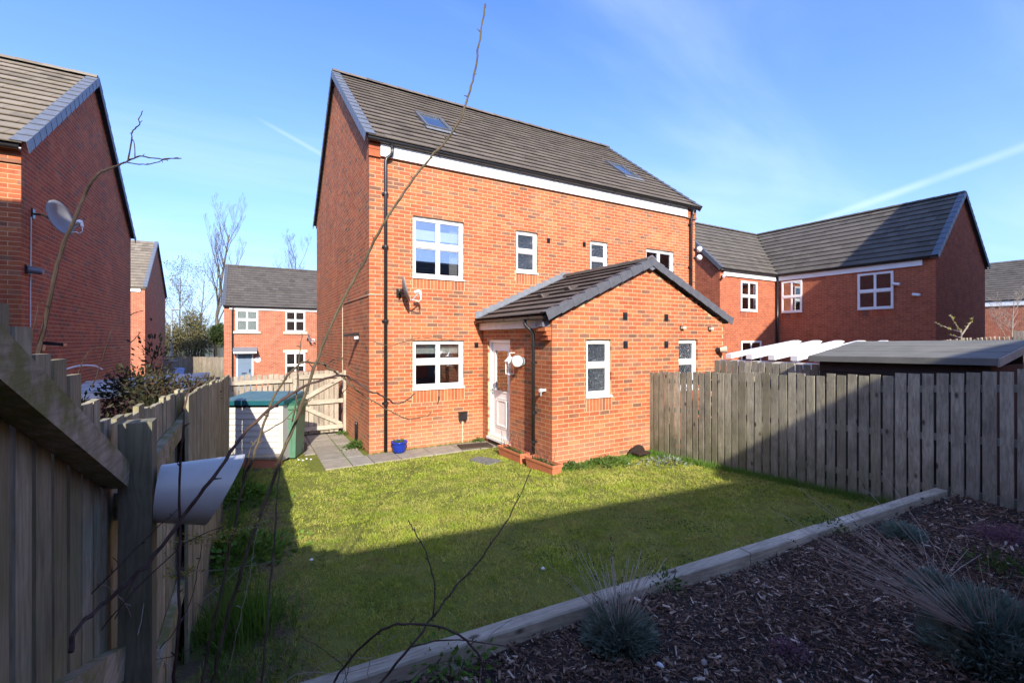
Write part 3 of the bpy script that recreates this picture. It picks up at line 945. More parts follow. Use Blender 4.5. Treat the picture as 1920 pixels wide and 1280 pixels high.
for (a, b) in SKY:
    fr = MB(); w_, h_, t_ = SW * .5 + .03, SH * .5 + .05, .06
    for (p0, p1, q0, q1) in ((-w_, w_, -h_, -h_ + t_), (-w_, w_, h_ - t_, h_), (-w_, -w_ + t_, -h_ + t_, h_ - t_), (w_ - t_, w_, -h_ + t_, h_ - t_)):
        fr.obox(front.P(a + p0, b + q0, .0), front.e * (p1 - p0), front.up * (q1 - q0), front.n * .095)
    f = fr.build('roof_window', M_VERGE_DK, roof)
    g = MB(); g.obox(front.P(a - w_ + t_, b - h_ + t_, .055), front.e * 2 * (w_ - t_), front.up * 2 * (h_ - t_), front.n * .01); g.build('roof_window_pane', M_GLASS, roof)
    g = MB(); g.obox(front.P(a - w_ + t_, b - h_ + t_, .012), front.e * 2 * (w_ - t_), front.up * 2 * (h_ - t_), front.n * .01); g.build('roof_window_backing', M_DARK, roof)  # dark sheet under the glass, its colour standing in for the unlit loft
    g = MB(); g.obox(front.P(a - w_ - .02, b - h_ - .14, .052), front.e * 2 * (w_ + .02), front.up * .138, front.n * .012); g.build('roof_window_apron', M_LEAD, roof)
verge_caps(roof, front, 0, M_VERGE); verge_caps(roof, front, 1, M_VERGE_DK)
verge_caps(roof, back, 0, M_VERGE_DK)
ridge_caps(roof, front.P(-.04, LS, .03) , front.P(front.le + .04, LS, .03), M_TILE)

# porch in the middle, gabled towards the garden
PW = PX1 - PX0; PD = -PY
PWIN = [(3.08 - PX0, 3.645 - PX0, 1.16, 2.15), (5.40 - PX0, 5.965 - PX0, 1.16, 2.15)]
pf = Wall('porch_wall', house, (PX0, PY, 0), X1, -Y1, PW, 0, gable_top(PW, 2.46, 3.50), PWIN, BR, soldiers=sold(PWIN))
DOOR = (.25, 1.17, .155, 2.14)
pl = Wall('porch_wall', house, (PX0, -.003, 0), -Y1, -X1, PD - .003, 0, 2.47, [DOOR], BR)
m = MB(); m.box(PX1 - .1, PX1, PY + .102, -.004, 0, 2.46); m.build('porch_wall', M_WALL_R, house)
m = MB(); m.box(PX0 + .102, PX1 - .102, PY + .102, -.004, .02, .12); m.box(PX0 + .102, PX1 - .102, PY + .102, -.004, 2.40, 2.45); m.box(4.52, 4.62, PY + .102, -.004, .12, 2.40); m.build('porch_interior', M_DARK, house)
for w_ in PWIN: window(house, pf, *w_, '1x2', M_OBSC, split=.55)
# door
dm = MB()
def dbx(mm, a, b, za, zb, o0, o1): mm.obox(pl.P(a, za, o0), pl.u * (b - a), pl.n * (o1 - o0), UV * (zb - za))
s0, s1, z0, z1 = DOOR
for a, b, za, zb in ((s0, s0 + .06, z0, z1), (s1 - .06, s1, z0, z1), (s0 + .06, s1 - .06, z1 - .06, z1), (s0 + .06, s1 - .06, z0, z0 + .05)): dbx(dm, a, b, za, zb, -.12, -.03)
dfr = dm.build('door_frame', M_WHITE, house)
dd = MB(); a0, a1 = s0 + .064, s1 - .064; zb_, zt_ = z0 + .054, z1 - .064
gz0, gz1 = z0 + .96, z1 - .22
for a, b, za, zb in ((a0, a1, zb_, gz0), (a0, a1, gz1, zt_), (a0, a0 + .13, gz0, gz1), (a1 - .13, a1, gz0, gz1)): dbx(dd, a, b, za, zb, -.115, -.075)
# raised panel moulding on the lower half
for k, (ins, o1) in enumerate(((.16, -.066), (.20, -.060))):
    A0, A1, B0, B1 = a0 + ins, a1 - ins, zb_ + ins, gz0 - ins + .02
    for a, b, za, zb in ((A0, A1, B0, B0 + .02), (A0, A1, B1 - .02, B1), (A0, A0 + .02, B0 + .02, B1 - .02), (A1 - .02, A1, B0 + .02, B1 - .02)): dbx(dd, a, b, za, zb, -.0752, o1)
door = dd.build('door', M_WHITE, house)
g = MB(); dbx(g, a0 + .13, a1 - .13, gz0, gz1, -.10, -.09); g.build('door_pane', M_GLASS, door)
g = MB(); dbx(g, a0 + .10, a1 - .10, gz0 - .03, gz1 + .03, -.16, -.155); g.build('door_blind', M_CREAM, door)
g = MB()
for a, b, za, zb in ((a0 + .10, a0 + .128, gz0 - .03, gz1 + .03), (a1 - .128, a1 - .10, gz0 - .03, gz1 + .03), (a0 + .13, a1 - .13, gz1 - .0, gz1 + .03), (a0 + .13, a1 - .13, gz0 - .03, gz0)): dbx(g, a, b, za, zb, -.074, -.064)
g.build('glazing_bead', M_WHITE, door)
g = MB(); hp = pl.P(a0 + .055, z0 + .98, -.07); g.obox(hp - pl.u * .018 - UV * .11, pl.u * .036, pl.n * .012, UV * .22); g.tube([hp + pl.n * .01, hp + pl.n * .05, hp + pl.n * .055 + pl.u * .12], .010, 8); g.build('handle', M_METAL, door)
g = MB(); dbx(g, s0 - .02, s1 + .02, z0 - .045, z0 - .002, -.10, .035); g.build('threshold', M_WHITE, house)
g = MB(); dbx(g, s0 + .02, s1 - .02, .0, z0 - .05, -.02, .012); g.build('door_step', M_DKTIMBER, house)
# porch roof
MP = (3.60 - 2.54) / (4.57 - 2.20); pang = math.atan(MP); pls = (4.57 - 2.20) / math.cos(pang)
pL = Slope((2.20, -.004, 2.535), -Y1, np.array([math.cos(pang), 0, math.sin(pang)]), PD + .05, pls)
pR = Slope((6.94, -.004, 2.535), -Y1, np.array([-math.cos(pang), 0, math.sin(pang)]), PD + .05, pls)
m = MB(); rp = np.array([0, 0, -.06])
m.prism([pL.P(0, .02), pL.P(0, pls), pR.P(0, .02), pR.P(0, .02) + rp, pL.P(0, pls) + rp, pL.P(0, .02) + rp], -Y1 * (PD + .02))
proof = m.build('porch_roof', M_TILE_F, house)
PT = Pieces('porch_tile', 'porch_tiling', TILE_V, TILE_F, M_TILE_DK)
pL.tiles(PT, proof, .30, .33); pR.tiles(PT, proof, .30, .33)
verge_caps(proof, pL, 1, M_VERGE_DK, .29, .10, .14, .05); verge_caps(proof, pR, 1, M_VERGE_DK, .29, .10, .14, .05)
ridge_caps(proof, pL.P(.0, pls, .035), pL.P(pL.le + .02, pls, .035), M_TILE_DK, .10, .40)
m = MB(); c_ = np.array([4.57, PY - .062, 3.60])
m.prism([c_ + np.array(p) for p in ((-.13,0,-.10), (0,0,-.17), (.13,0,-.10), (.11,0,.06), (.0,0,.12), (-.11,0,.06))], (0, -.03, 0)); m.build('verge_apex_cap', M_VERGE, proof)
for (a, b) in ((1.02, .98), (1.62, 1.22)):
    m = MB(); q = pL.P(a, b, .04); m.prism([q, q + pL.e * .20, q + pL.e * .16 + pL.n * .075, q + pL.e * .04 + pL.n * .075], pL.up * .05)
    m.prism([q + pL.up * .05, q + pL.e * .20 + pL.up * .05, q + pL.e * .19 + pL.up * .26 + pL.n * .0, q + pL.e * .01 + pL.up * .26], pL.n * .012); m.build('tile_vent', M_TILE_DK, proof)
# stepped lead flashing where the porch roof meets the wall
m = MB()
n_ = 14
for i in range(n_):
    for sl_ in (pL, pR):
        a = i / n_ * pls; b = (i + 1) / n_ * pls
        p0, p1 = sl_.P(0, a, .03), sl_.P(0, b, .03)
        zt = max(p0[2], p1[2]) + .075 + .02
        pa, pb = p0.copy(), p1.copy()
        poly = [pa, pb, np.array([pb[0], 0, zt + .02]), np.array([pa[0], 0, zt - .0])]
        for q in poly: q[1] = -.006
        m.prism(poly, (0, -.006, 0))
        m.obox(sl_.P(.004, a, .052), sl_.e * .13, sl_.up * (b - a - .002), sl_.n * .006)
m.build('lead_flashing', M_LEAD, house)
m = MB(); m.box(2.275, 2.345, PY + .28, -.01, 2.345, 2.485); m.build('porch_fascia', M_WHITE_OLD, house)
m = MB(); m.box(2.21, 2.36, PY + .06, PY + .275, 2.36, 2.50); m.build('box_end', M_VERGE, house)
m = MB()
for k_ in range(3):
    m.box(2.225 + .03 * (2 - k_) , 2.352, PY + .01, PY + .115 if k_ % 2 else PY + .22, 2.14 + k_ * .073, 2.205 + k_ * .073)
    m.box(2.235 + .03 * (2 - k_) , 2.352, (PY + .125) if k_ % 2 else PY + .23, PY + .29, 2.14 + k_ * .073, 2.205 + k_ * .073)
m.build('corbel', M_BRICK, house)['kind'] = 'stuff'
gutter(house, (2.185, PY - .03, 2.535), (2.185, -.02, 2.535), .05)
downpipe(house, [(2.185, -1.99, 2.50), (2.185, -1.99, 2.42), (2.20, -2.02, 2.37), (2.27, -2.10, 2.28), (2.28, -2.11, 2.22), (2.28, -2.11, .12)], .033, (2.05, 1.75, .9, .4), (-1, 0, 0))
for i, (x, y, z, w_, h_) in enumerate(((4.05,0,4.43,.085,.115), (5.10,0,4.45,.085,.115), (2.21,0,2.03,.085,.11), (3.97,PY,2.57,.10,.13), (5.04,PY,2.57,.10,.13), (3.98,PY,2.055,.10,.13), (5.04,PY,2.05,.10,.13))):
    m = MB(); F = .012
    m.box(x - w_*.5, x + w_*.5, y - .012, y - .003, z - h_*.5, z + h_*.5)
    for k in range(4):
        zz0 = z - h_*.5 + .014 + k * (h_ - .028) / 4; m.prism([(x - w_*.4, y - .0122, zz0), (x - w_*.4, y - .026, zz0), (x - w_*.4, y - .0122, zz0 + .018)], (w_*.8, 0, 0))
    m.build('air_vent', M_BLACK, house)
m = MB(); m.tube([(-.05, .93, .0), (-.05, .93, .42), (-.045, .93, .47)], .032, 10); m.build('waste_pipe', M_BLACK, house, True)
m = MB(); m.box(1.80, 1.97, -.075, -.003, .49, .64); m.box(1.79, 1.98, -.085, -.003, .642, .66); m.tube([(1.84,-.04,.49),(1.83,-.05,.44)], .015, 6); m.tube([(1.93,-.04,.49),(1.94,-.05,.44)], .015, 6); m.build('outdoor_socket', M_BLACK, house)
m = MB(); m.tube([(1.885,-.016,.49), (1.885,-.012,.02)], .009, 6); m.build('socket_conduit', M_CREAM, house)
m = MB(); m.tube([(1.35,-.006,.86), (1.35,-.03,.90), (1.37,-.03,.98), (1.36,-.006,1.0)], .010, 6); m.build('hose_hook', M_BLACK, house)
# aerial cable
m = MB(); m.tube([(.45,-.012,3.0), (0.0,-.014,2.985), (-.014, .02, 2.98), (-.012, 2.6, 3.0), (-.012, 2.72, 2.9), (-.012, 2.72, .9)], .007, 5); m.build('cable', M_CREAM, house)
BR.build(); RT.build(); PT.build()

# ------------------------------------------------------------------ things fixed to the house
def sat_dish(label, wallpt, n, dish_c, aim, r=.33, group='satellite dishes on the house walls', mat=None):
    t = thing('satellite_dish', label, 'satellite dish', wallpt, group)
    wp = np.array(wallpt, float); n = np.array(n, float); dc = np.array(dish_c, float); aim = np.array(aim, float); aim /= np.linalg.norm(aim)
    m = MB(); s_ = np.cross(n, UV)
    m.obox(wp - s_ * .05 - UV * .08 + n * .003, s_ * .10, n * .02, UV * .16)
    m.tube([wp + n * .02, wp + n * .12, dc - aim * .07], .018, 8); m.build('bracket', M_BLACK, t)
    # bowl
    a = np.cross(aim, UV); a /= np.linalg.norm(a); b = np.cross(a, aim)
    m = MB(); vs = []; fs = []; R_, S_ = 5, 28
    for side in (0, 1):
        for i in range(R_ + 1):
            q = i / R_
            for k in range(S_):
                th_ = 2 * math.pi * k / S_
                vs.append(dc + (a * math.cos(th_) * r * .92 + b * math.sin(th_) * r) * max(q, .01) + aim * (.07 * q * q - .008 * side))
    for side in (0, 1):
        o = side * (R_ + 1) * S_
        for i in range(R_):
            for k in range(S_):
                k2 = (k + 1) % S_; f = (o + i*S_+k, o + i*S_+k2, o + (i+1)*S_+k2, o + (i+1)*S_+k)
                fs.append(f if side == 0 else f[::-1])
    o = (R_ + 1) * S_
    for k in range(S_):
        k2 = (k+1) % S_; fs.append((R_*S_+k, R_*S_+k2, o+R_*S_+k2, o+R_*S_+k))
    m.add(vs, fs); d_ = m.build('dish', mat or M_DISH, t, True, True)
    lnb = dc + aim * r * 1.15 - b * r * .42
    m = MB(); m.tube([dc - b * r * .95 + aim * .05, dc - b * r * .9 + aim * .12, lnb - b * .02], .012, 6); m.build('feed_arm', M_METAL, t)
    m = MB(); m.tube([lnb - b * .03, lnb + b * .0 - aim * .02, lnb - aim * .10], [.03, .035, .028], 10); m.tube([lnb - b * .09, lnb + b * .01], .022, 8)
    m.build('receiver', M_WHITE_OLD, t, False)
    m = MB(); m.tube([lnb - b*.08, lnb - b*.16 - aim*.02, lnb - b*.19 - aim*.07, lnb - b*.15 - aim*.12, dc - b*r*.9 + aim*.08], .008, 6); m.build('coax', M_WHITE_OLD, t, True)
    return t
AIM = (.93, -.30, .26)
sat_dish('small grey satellite dish seen edge on between two left windows of the tall house', (.56, 0, 3.04), (0,-1,0), (.565, -.27, 3.09), AIM, .25)
t = thing('wall_lamp', 'black and white lamp on the shaded left side wall of the tall house', 'wall lamp', (0, .9, 2.2))
m = MB(); m.box(-.02, -.002, .86, .94, 2.13, 2.27); m.build('back_plate', M_BLACK, t)
m = MB(); m.box(-.10, -.021, .865, .935, 2.16, 2.23); m.build('lamp_lens', M_WHITE, t)
m = MB(); m.prism([(-.021,.83,2.235), (-.30,.83,2.205), (-.30,.83,2.245), (-.021,.83,2.29)], (0,.14,0)); m.build('lamp_hood', M_BLACK, t)
# lantern and round light by the porch door
t = thing('hanging_lantern', 'white metal lantern hanging on the porch wall right of the door', 'lantern', (PX0 - .12, -1.36, 1.45))
lx0, ly0 = PX0 - .115, -1.36
m = MB()
m.box(lx0 - .06, lx0 + .06, ly0 - .06, ly0 + .06, 1.50, 1.525); m.box(lx0 - .06, lx0 + .06, ly0 - .06, ly0 + .06, 1.72, 1.74)
for dx in (-1, 1):
    for dy in (-1, 1): m.box(lx0 + dx*.053 - .007, lx0 + dx*.053 + .007, ly0 + dy*.053 - .007, ly0 + dy*.053 + .007, 1.525, 1.72)
m.build('lantern_cage', M_WHITE, t)
m = MB(); b4 = [(lx0 - .075, ly0 - .075, 1.741), (lx0 + .075, ly0 - .075, 1.741), (lx0 + .075, ly0 + .075, 1.741), (lx0 - .075, ly0 + .075, 1.741)]
t4 = [(lx0 - .02, ly0 - .02, 1.83), (lx0 + .02, ly0 - .02, 1.83), (lx0 + .02, ly0 + .02, 1.83), (lx0 - .02, ly0 + .02, 1.83)]
m.add(b4 + t4, [(3,2,1,0),(4,5,6,7),(0,1,5,4),(1,2,6,5),(2,3,7,6),(3,0,4,7)]); m.tube([(lx0,ly0,1.83),(lx0,ly0,1.87)], .012, 6); m.build('lantern_roof', M_WHITE, t)
m = MB(); m.tube([(PX0 - .003, ly0, 1.90), (lx0, ly0, 1.90), (lx0, ly0, 1.86)], .008, 6); m.build('lantern_hook', M_WHITE, t)
m = MB(); m.lathe([(0.0,0), (.03,0), (.03,.09), (0,.09)], (lx0, ly0, 1.527), 10); m.build('candle', M_CREAM, t)
t = thing('bulkhead_light', 'round pale outdoor light on the porch wall between lantern and downpipe', 'wall light', (PX0, -1.66, 1.75))
m = MB(); m.tube([(PX0 - .002, -1.66, 1.75), (PX0 - .03, -1.66, 1.75)], .075, 16); m.tube([(PX0 - .03, -1.66, 1.75), (PX0 - .16, -1.68, 1.76)], .035, 10); m.build('light_arm', M_METAL, t)
m = MB(); m.tube([(PX0 - .16, -1.62, 1.765), (PX0 - .17, -1.74, 1.765)], [.085, .10], 20); m.build('light_head', M_WHITE_OLD, t)
t = thing('garden_tap', 'small white outside tap low on the porch wall beside the black downpipe', 'tap', (PX0, -2.37, 1.3))
m = MB(); m.tube([(PX0 - .002, -2.37, 1.30), (PX0 - .07, -2.37, 1.30)], .022, 8); m.tube([(PX0 - .07, -2.37, 1.30), (PX0 - .12, -2.37, 1.30)], .032, 10); m.build('tap_body', M_WHITE_OLD, t)
m = MB(); m.tube([(PX0 - .09, -2.37, 1.27), (PX0 - .095, -2.37, 1.21)], .014, 8); m.build('spout', M_METAL, t)
for (x, z, lab) in ((5.48, 2.385, 'left one of two small brass lights under the porch verge'), (6.33, 2.375, 'right one of two small brass lights under the porch verge')):
    t = thing('spotlight', lab, 'wall light', (x, PY, z), 'small lights on the porch gable')
    m = MB(); m.box(x - .055, x + .055, PY - .02, PY - .003, z - .035, z + .035); m.build('light_base', M_BLACK, t)
    m = MB(); m.box(x - .045, x + .045, PY - .075, PY - .021, z - .028, z + .022); m.build('light_lens', M_CREAM, t)
t = thing('floodlight', 'round brass and black flood light at the right corner of the porch', 'wall light', (6.6, PY, 1.94))
m = MB(); m.tube([(6.56, PY - .003, 1.93), (6.58, PY - .07, 1.92)], .055, 12); m.build('light_base', M_BLACK, t)
m = MB(); m.tube([(6.58, PY - .07, 1.93), (6.66, PY - .17, 1.94)], [.05, .075], 14); m.build('light_head', M_CREAM, t)
t = thing('security_camera', 'white dome security camera pair on the far right corner of the tall house', 'camera', (9.15, -.02, 4.6))
for z, rr in ((4.72, .085), (4.48, .085)):
    m = MB(); m.tube([(9.09, -.003, z), (9.14, -.06, z)], .03, 8); m.build('camera_arm', M_BLACK, t)
    m = MB(); m.lathe([(.001,-rr), (rr*.6,-rr*.8), (rr,0), (rr*.7,rr*.7), (.001,rr)], (9.19, -.11, z), 14); m.build('camera_dome', M_WHITE, t, True)

# ------------------------------------------------------------------ path, mat, pots
path = thing('garden_path', None, None, (-.2, .2, 0)); path['kind'] = 'structure'
def slab(x0, x1, y0, y1, z=.022, rot=0.0):
    g = .008; m = MB(); c = ((x0+x1)*.5, (y0+y1)*.5); ch = .006
    pts = [(x0+g,y0+g),(x1-g,y0+g),(x1-g,y1-g),(x0+g,y1-g)]
    tl = [random.uniform(-.004,.004) for _ in range(4)]
    vs = [(x,y,-.03) for x,y in pts] + [(x,y,z+t_-ch) for (x,y),t_ in zip(pts,tl)] + [(x+(c[0]-x)/abs(c[0]-x)*ch, y+(c[1]-y)/abs(c[1]-y)*ch, z+t_) for (x,y),t_ in zip(pts,tl)]
    fs = [(3,2,1,0)] + [(i,(i+1)%4,(i+1)%4+4,i+4) for i in range(4)] + [(i+4,(i+1)%4+4,(i+1)%4+8,i+8) for i in range(4)] + [(8,9,10,11)]
    m.add(vs, fs); m.build('paving_slab', M_SLAB, path)
slab_rects = []
for row, (a, b) in enumerate(((-.86, -.42), (-.42, -.06))):
    ys_ = np.arange(-.70 - .0, 2.3, .60)
    for i, y in enumerate(ys_):
        if row == 1 and i == 0: a_, b_ = a, b - .0
        else: a_, b_ = a, b
        slab(a_, b_ if y < -.1 or row == 0 else -.10, y, min(y + .60, 2.30))
slab(-1.06, -.86, .50, 1.10); slab(-1.06, -.86, 1.10, 1.70); slab(-1.06,-.86,1.70,2.30)
xs_ = [-.06, .42, 1.02, 1.60, 1.98, 2.36]
for a, b in zip(xs_[:-1], xs_[1:]): slab(a, b, -.68, -.08)
slab_rects = [(-1.06, -.06, -.70, 2.3), (-.06, 2.36, -.69, -.06)]
t = thing('door_mat', 'brown coir door mat on the paving in front of the white door', 'door mat', (2.02, -.5, .03))
m = MB(); a_ = np.array([1.66, -.26, .030]); m.obox(a_, (.62, -.12, 0), (-.04, -.34, 0), (0, 0, .018)); o = m.build('mat', M_MAT, t)
m = MB()
for k in range(12):
    for j in range(6):
        c = a_ + np.array([.62, -.12, 0]) * (k + .5) / 12 + np.array([-.04, -.34, 0]) * (j + .5) / 6 + UV * .018
        m.box(c[0] - .017, c[0] + .017, c[1] - .02, c[1] + .02, c[2], c[2] + .006)
m.build('mat_tread', M_DKTIMBER, t)['kind'] = 'stuff'
t = thing('drain_cover', 'flat grey drain cover set in the lawn below the door', 'drain cover', (1.66, -1.5, 0))
m = MB(); q = [(1.42,-1.36), (1.66,-1.24), (1.90,-1.66), (1.60,-1.78)]
m.prism([(x, y, .0) for x, y in q], (0, 0, .034)); m.build('cover', M_IRON, t)
m = MB()
for k in range(4):
    f = (k + .5) / 4; p = np.array(q[0]) * (1-f) + np.array(q[3]) * f; r2 = np.array(q[1]) * (1-f) + np.array(q[2]) * f
    m.tube([(*(p*.9+r2*.1), .036), (*(p*.1+r2*.9), .036)], .006, 4)
m.build('cover_rib', M_IRON, t)['kind'] = 'stuff'

t = thing('flower_pot', 'small glazed cobalt blue pot against the wall beside the downpipe', 'flower pot', (.51, -.20, .02))
m = MB(); m.lathe([(0.001,.022), (.095,.022), (.115,.06), (.14,.17), (.145,.205), (.155,.21), (.155,.235), (.14,.235), (.135,.20), (.001,.20)], (.51, -.20, 0), 24); m.build('pot', M_BLUEPOT, t, True)
m = MB(); m.lathe([(.001,.206), (.134,.206), (.134,.2)], (.51, -.20, 0), 20); m.build('soil', M_SOIL, t)
def leaves(name, centers, dirs, length, width, mat, parent=None, kind=None, bend=.25):
    """pointed leaves: two triangles folded about the midrib"""
    c = np.asarray(centers, float); d = np.asarray(dirs, float); n = len(c)
    d = d / (np.linalg.norm(d, axis=1, keepdims=True) + 1e-9)
    r_ = rng.normal(size=(n, 3)); s = np.cross(d, r_); s /= np.linalg.norm(s, axis=1, keepdims=True) + 1e-9
    nn = np.cross(s, d)
    L = (length * rng.uniform(.6, 1.25, n))[:, None]; W = (width * rng.uniform(.7, 1.2, n))[:, None]
    p0 = c; p1 = c + d * L * .45 + s * W * .5 + nn * L * bend * .25; p2 = c + d * L - nn * L * bend * .4; p3 = c + d * L * .45 - s * W * .5 + nn * L * bend * .25
    V = np.stack([p0, p1, p2, p3], 1).reshape(-1, 3); b = np.arange(n)[:, None] * 4
    F = np.concatenate([b + np.array([[0, 1, 2]]), b + np.array([[0, 2, 3]])])
    return np_mesh(name, V, F, mat, parent, kind or ('stuff' if parent is not None else None))
q = rng.uniform(-1, 1, (26, 3)); leaves('sprout', np.array([.51,-.20,.21]) + q * [.06,.06,.0] , q * [.5,.5,0] + [0,0,.9], .075, .025, M_WEED, t)

def trough(label, c, d, L=.72, W=.21, H=.185, group='terracotta troughs along the porch wall'):
    t = thing('planter_trough', label, 'planter', (c[0], c[1], 0), group)
    c = np.array([c[0], c[1], .0]); d = np.array([d[0], d[1], 0.]); d /= np.linalg.norm(d); s = np.array([-d[1], d[0], 0])
    m = MB()
    def ring(l, w, z): return [c + d*l*.5 + s*w*.5 + UV*z, c - d*l*.5 + s*w*.5 + UV*z, c - d*l*.5 - s*w*.5 + UV*z, c + d*l*.5 - s*w*.5 + UV*z]
    R = [ring(L*.9, W*.75, 0), ring(L*.96, W*.92, H*.8), ring(L*1.0, W*1.0, H*.8), ring(L*1.0, W, H), ring(L*.95, W*.86, H), ring(L*.93, W*.82, H*.72)]
    vs = [p for r_ in R for p in r_]; fs = [(0,1,2,3)]
    for i in range(len(R)-1):
        for k in range(4):
            k2 = (k+1) % 4; fs.append((i*4+k, (i+1)*4+k, (i+1)*4+k2, i*4+k2))
    m.add(vs, fs); m.build('trough', M_TERRA, t, False, True)
    m = MB(); rr = ring(L*.935, W*.83, H*.74); m.prism(rr, (0,0,-.03)); m.build('soil', M_SOIL, t)
    # dead stalks
    m = MB()
    for k in range(16):
        p = c + d * random.uniform(-.42,.42)*L + s * random.uniform(-.3,.3)*W + UV*H*.72
        h = random.uniform(.12,.42); l = np.array([random.gauss(0,.10), random.gauss(0,.10), 0])
        m.tube([p, p + l*.4 + UV*h*.55, p + l + UV*h], [.004,.003,.002], 4)
    m.build('dry_stem', M_TWIG_RED, t)['kind'] = 'stuff'
    q = rng.uniform(-1, 1, (70, 3)); cc = c + d * (q[:, :1] * L*.42) + s * (q[:, 1:2] * W*.3) + UV * (H*.75)
    leaves('leaf', cc, np.stack([q[:,2]*.6, q[:,0]*.6, np.abs(q[:,1])+.3], -1), .06, .03, M_WEED, t)
    return t
trough('terracotta trough of dead stems along the porch wall, farther from the camera', (2.17, -1.62), (.02, -1), .80)
trough('terracotta trough of dead stems at the porch corner, nearer the camera', (2.21, -2.52), (.06, -1), .76)

t = thing('folding_chair', 'dark round backed garden chair standing in the shadow against the porch front', 'chair', (4.2, PY - .2, 0))
m = MB(); c_ = np.array([4.17, PY - .03, .02]); pts = [c_ + np.array([.20*math.cos(a), -.05 - .03*math.sin(a), .20*max(math.sin(a),0)+.02]) for a in np.linspace(0, math.pi, 12)]
m.prism(pts, (0, -.02, 0)); m.build('back', M_DKTIMBER, t)
m = MB(); m.box(4.02, 4.32, PY - .30, PY - .10, .10, .125); m.build('seat', M_DKTIMBER, t)
for x in (4.04, 4.29):
    for y in (PY - .28, PY - .12): m = MB(); m.box(x, x + .02, y, y + .02, 0, .10); m.build('leg', M_DKTIMBER, t)

# ------------------------------------------------------------------ fences
def board_run(fence, pieces, A, B, spacing, wid, top, bot, thick=.019, off=0.0, nrm=None, jit=.007, end=None):
    A = np.array([*A[:2], 0.]); B = np.array([*B[:2], 0.]); d = B - A; L = np.linalg.norm(d); d /= L
    n = np.array([d[1], -d[0], 0]) if nrm is None else np.array(nrm, float)
    k = int(L / spacing)
    for i in range(k + 1):
        s = i * spacing + wid * .5
        P = A + d * s + n * off
        zb, zt = bot(P[0], P[1]), top(P[0], P[1])
        zt += random.gauss(0, jit * 1.6); w = wid * random.uniform(.94, 1.03)
        ln = random.gauss(0, .004)
        x = (d + n * random.gauss(0, .02)) * w; z = (UV + d * ln) * (zt - zb); y = n * thick * (1 if True else 1)
        if np.dot(np.cross(x, y), z) < 0: y = -y
        c = P + UV * (.5 * (zt + zb)) + n * random.uniform(-.002, .002)
        pieces.add(fence, frame_M(c, x, y, z), n)
def rail(fence, A, B, w, h, mat, name='rail', n=(-1,0,0)):
    A = np.array(A, float); B = np.array(B, float); n = np.array(n, float)
    m = MB(); d = B - A; u_ = np.cross(n, d); u_ /= np.linalg.norm(u_)
    if u_[2] < 0: u_ = -u_
    m.obox(A - u_ * h * .5, d, n * w, u_ * h); return m.build(name, mat, fence)
def post(fence, x, y, w, d, z0, z1, mat, cap=True):
    m = MB(); m.box(x - w*.5, x + w*.5, y - d*.5, y + d*.5, z0, z1)
    m.add([(x-w*.5,y-d*.5,z1),(x+w*.5,y-d*.5,z1),(x+w*.5,y+d*.5,z1),(x-w*.5,y+d*.5,z1),(x,y,z1+.004)], [(0,1,4),(1,2,4),(2,3,4),(3,0,4)])
    return m.build('post', mat, fence)

# right: tall boarding on the party line
rf = thing('board_fence', 'long weathered grey board fence down the right side of the garden, half in shadow', 'fence', (XF, -5.0, 0), 'garden fences')
RB = Pieces('board', 'boarding', CUBE_V, CUBE_F, M_FENCE)
def rtop(x, y): return np.interp(-y, [2.4, 3.52, 4.89, 5.89, 6.43, 6.79, 7.16, 9.5], [1.53, 1.585, 1.655, 1.70, 1.745, 1.785, 1.82, 2.1]) * 1.0
def rbot(x, y): return float(np.interp(-y, [2.4, 5.9, 6.6, 9], [.0, .14, .20, .25])) - .03
board_run(rf, RB, (XF, PY + .02), (XF, -9.6), .122, .100, rtop, rbot, nrm=(-1,0,0))
RB.build()
for hgt in (.32, .88, 1.40):
    f = lambda y: float(rbot(0, y)) + .03 + hgt * (rtop(0, y) - rbot(0, y)) / 1.6
    rail(rf, (XF + .050, PY - .02, f(PY)), (XF + .050, -6.2, f(-6.2)), .038, .075, M_FENCE)
    rail(rf, (XF + .050, -6.2, f(-6.2)), (XF + .050, -9.6, f(-9.6)), .038, .075, M_FENCE)
for y in (-2.7, -4.5, -6.3, -8.1): post(rf, XF + .10, y, .09, .09, -.1, float(rtop(0, y)) - .05, M_FENCE)


# left, near: raked panel beside the camera
XA = -2.33
lf = thing('board_fence', 'damp mossy raked fence panel close on the left with two sloping rails', 'fence', (XA, -8.0, .3), 'garden fences')
LB = Pieces('board', 'boarding', CUBE_V, CUBE_F, M_FENCE_L)
ltop = lambda x, y: 2.172 - .46 * (y + 7.41)
board_run(lf, LB, (XA, -6.78), (XA, -9.6), .103, .084, lambda x, y: ltop(x, y) + .02 * math.sin(y * 37), lambda x, y: .15, nrm=(1,0,0), jit=.01)
LB.build()
rail(lf, (XA + .012, -6.85, 1.725), (XA + .012, -9.4, 1.725 + .475 * 2.55), .055, .075, M_RAIL, n=(1,0,0))
rail(lf, (XA + .012, -6.85, 1.14), (XA + .012, -9.4, 1.14 + .43 * 2.55), .045, .095, M_RAIL, n=(1,0,0))
post(lf, -2.25, -6.80, .085, .09, .1, 1.885, M_POST)

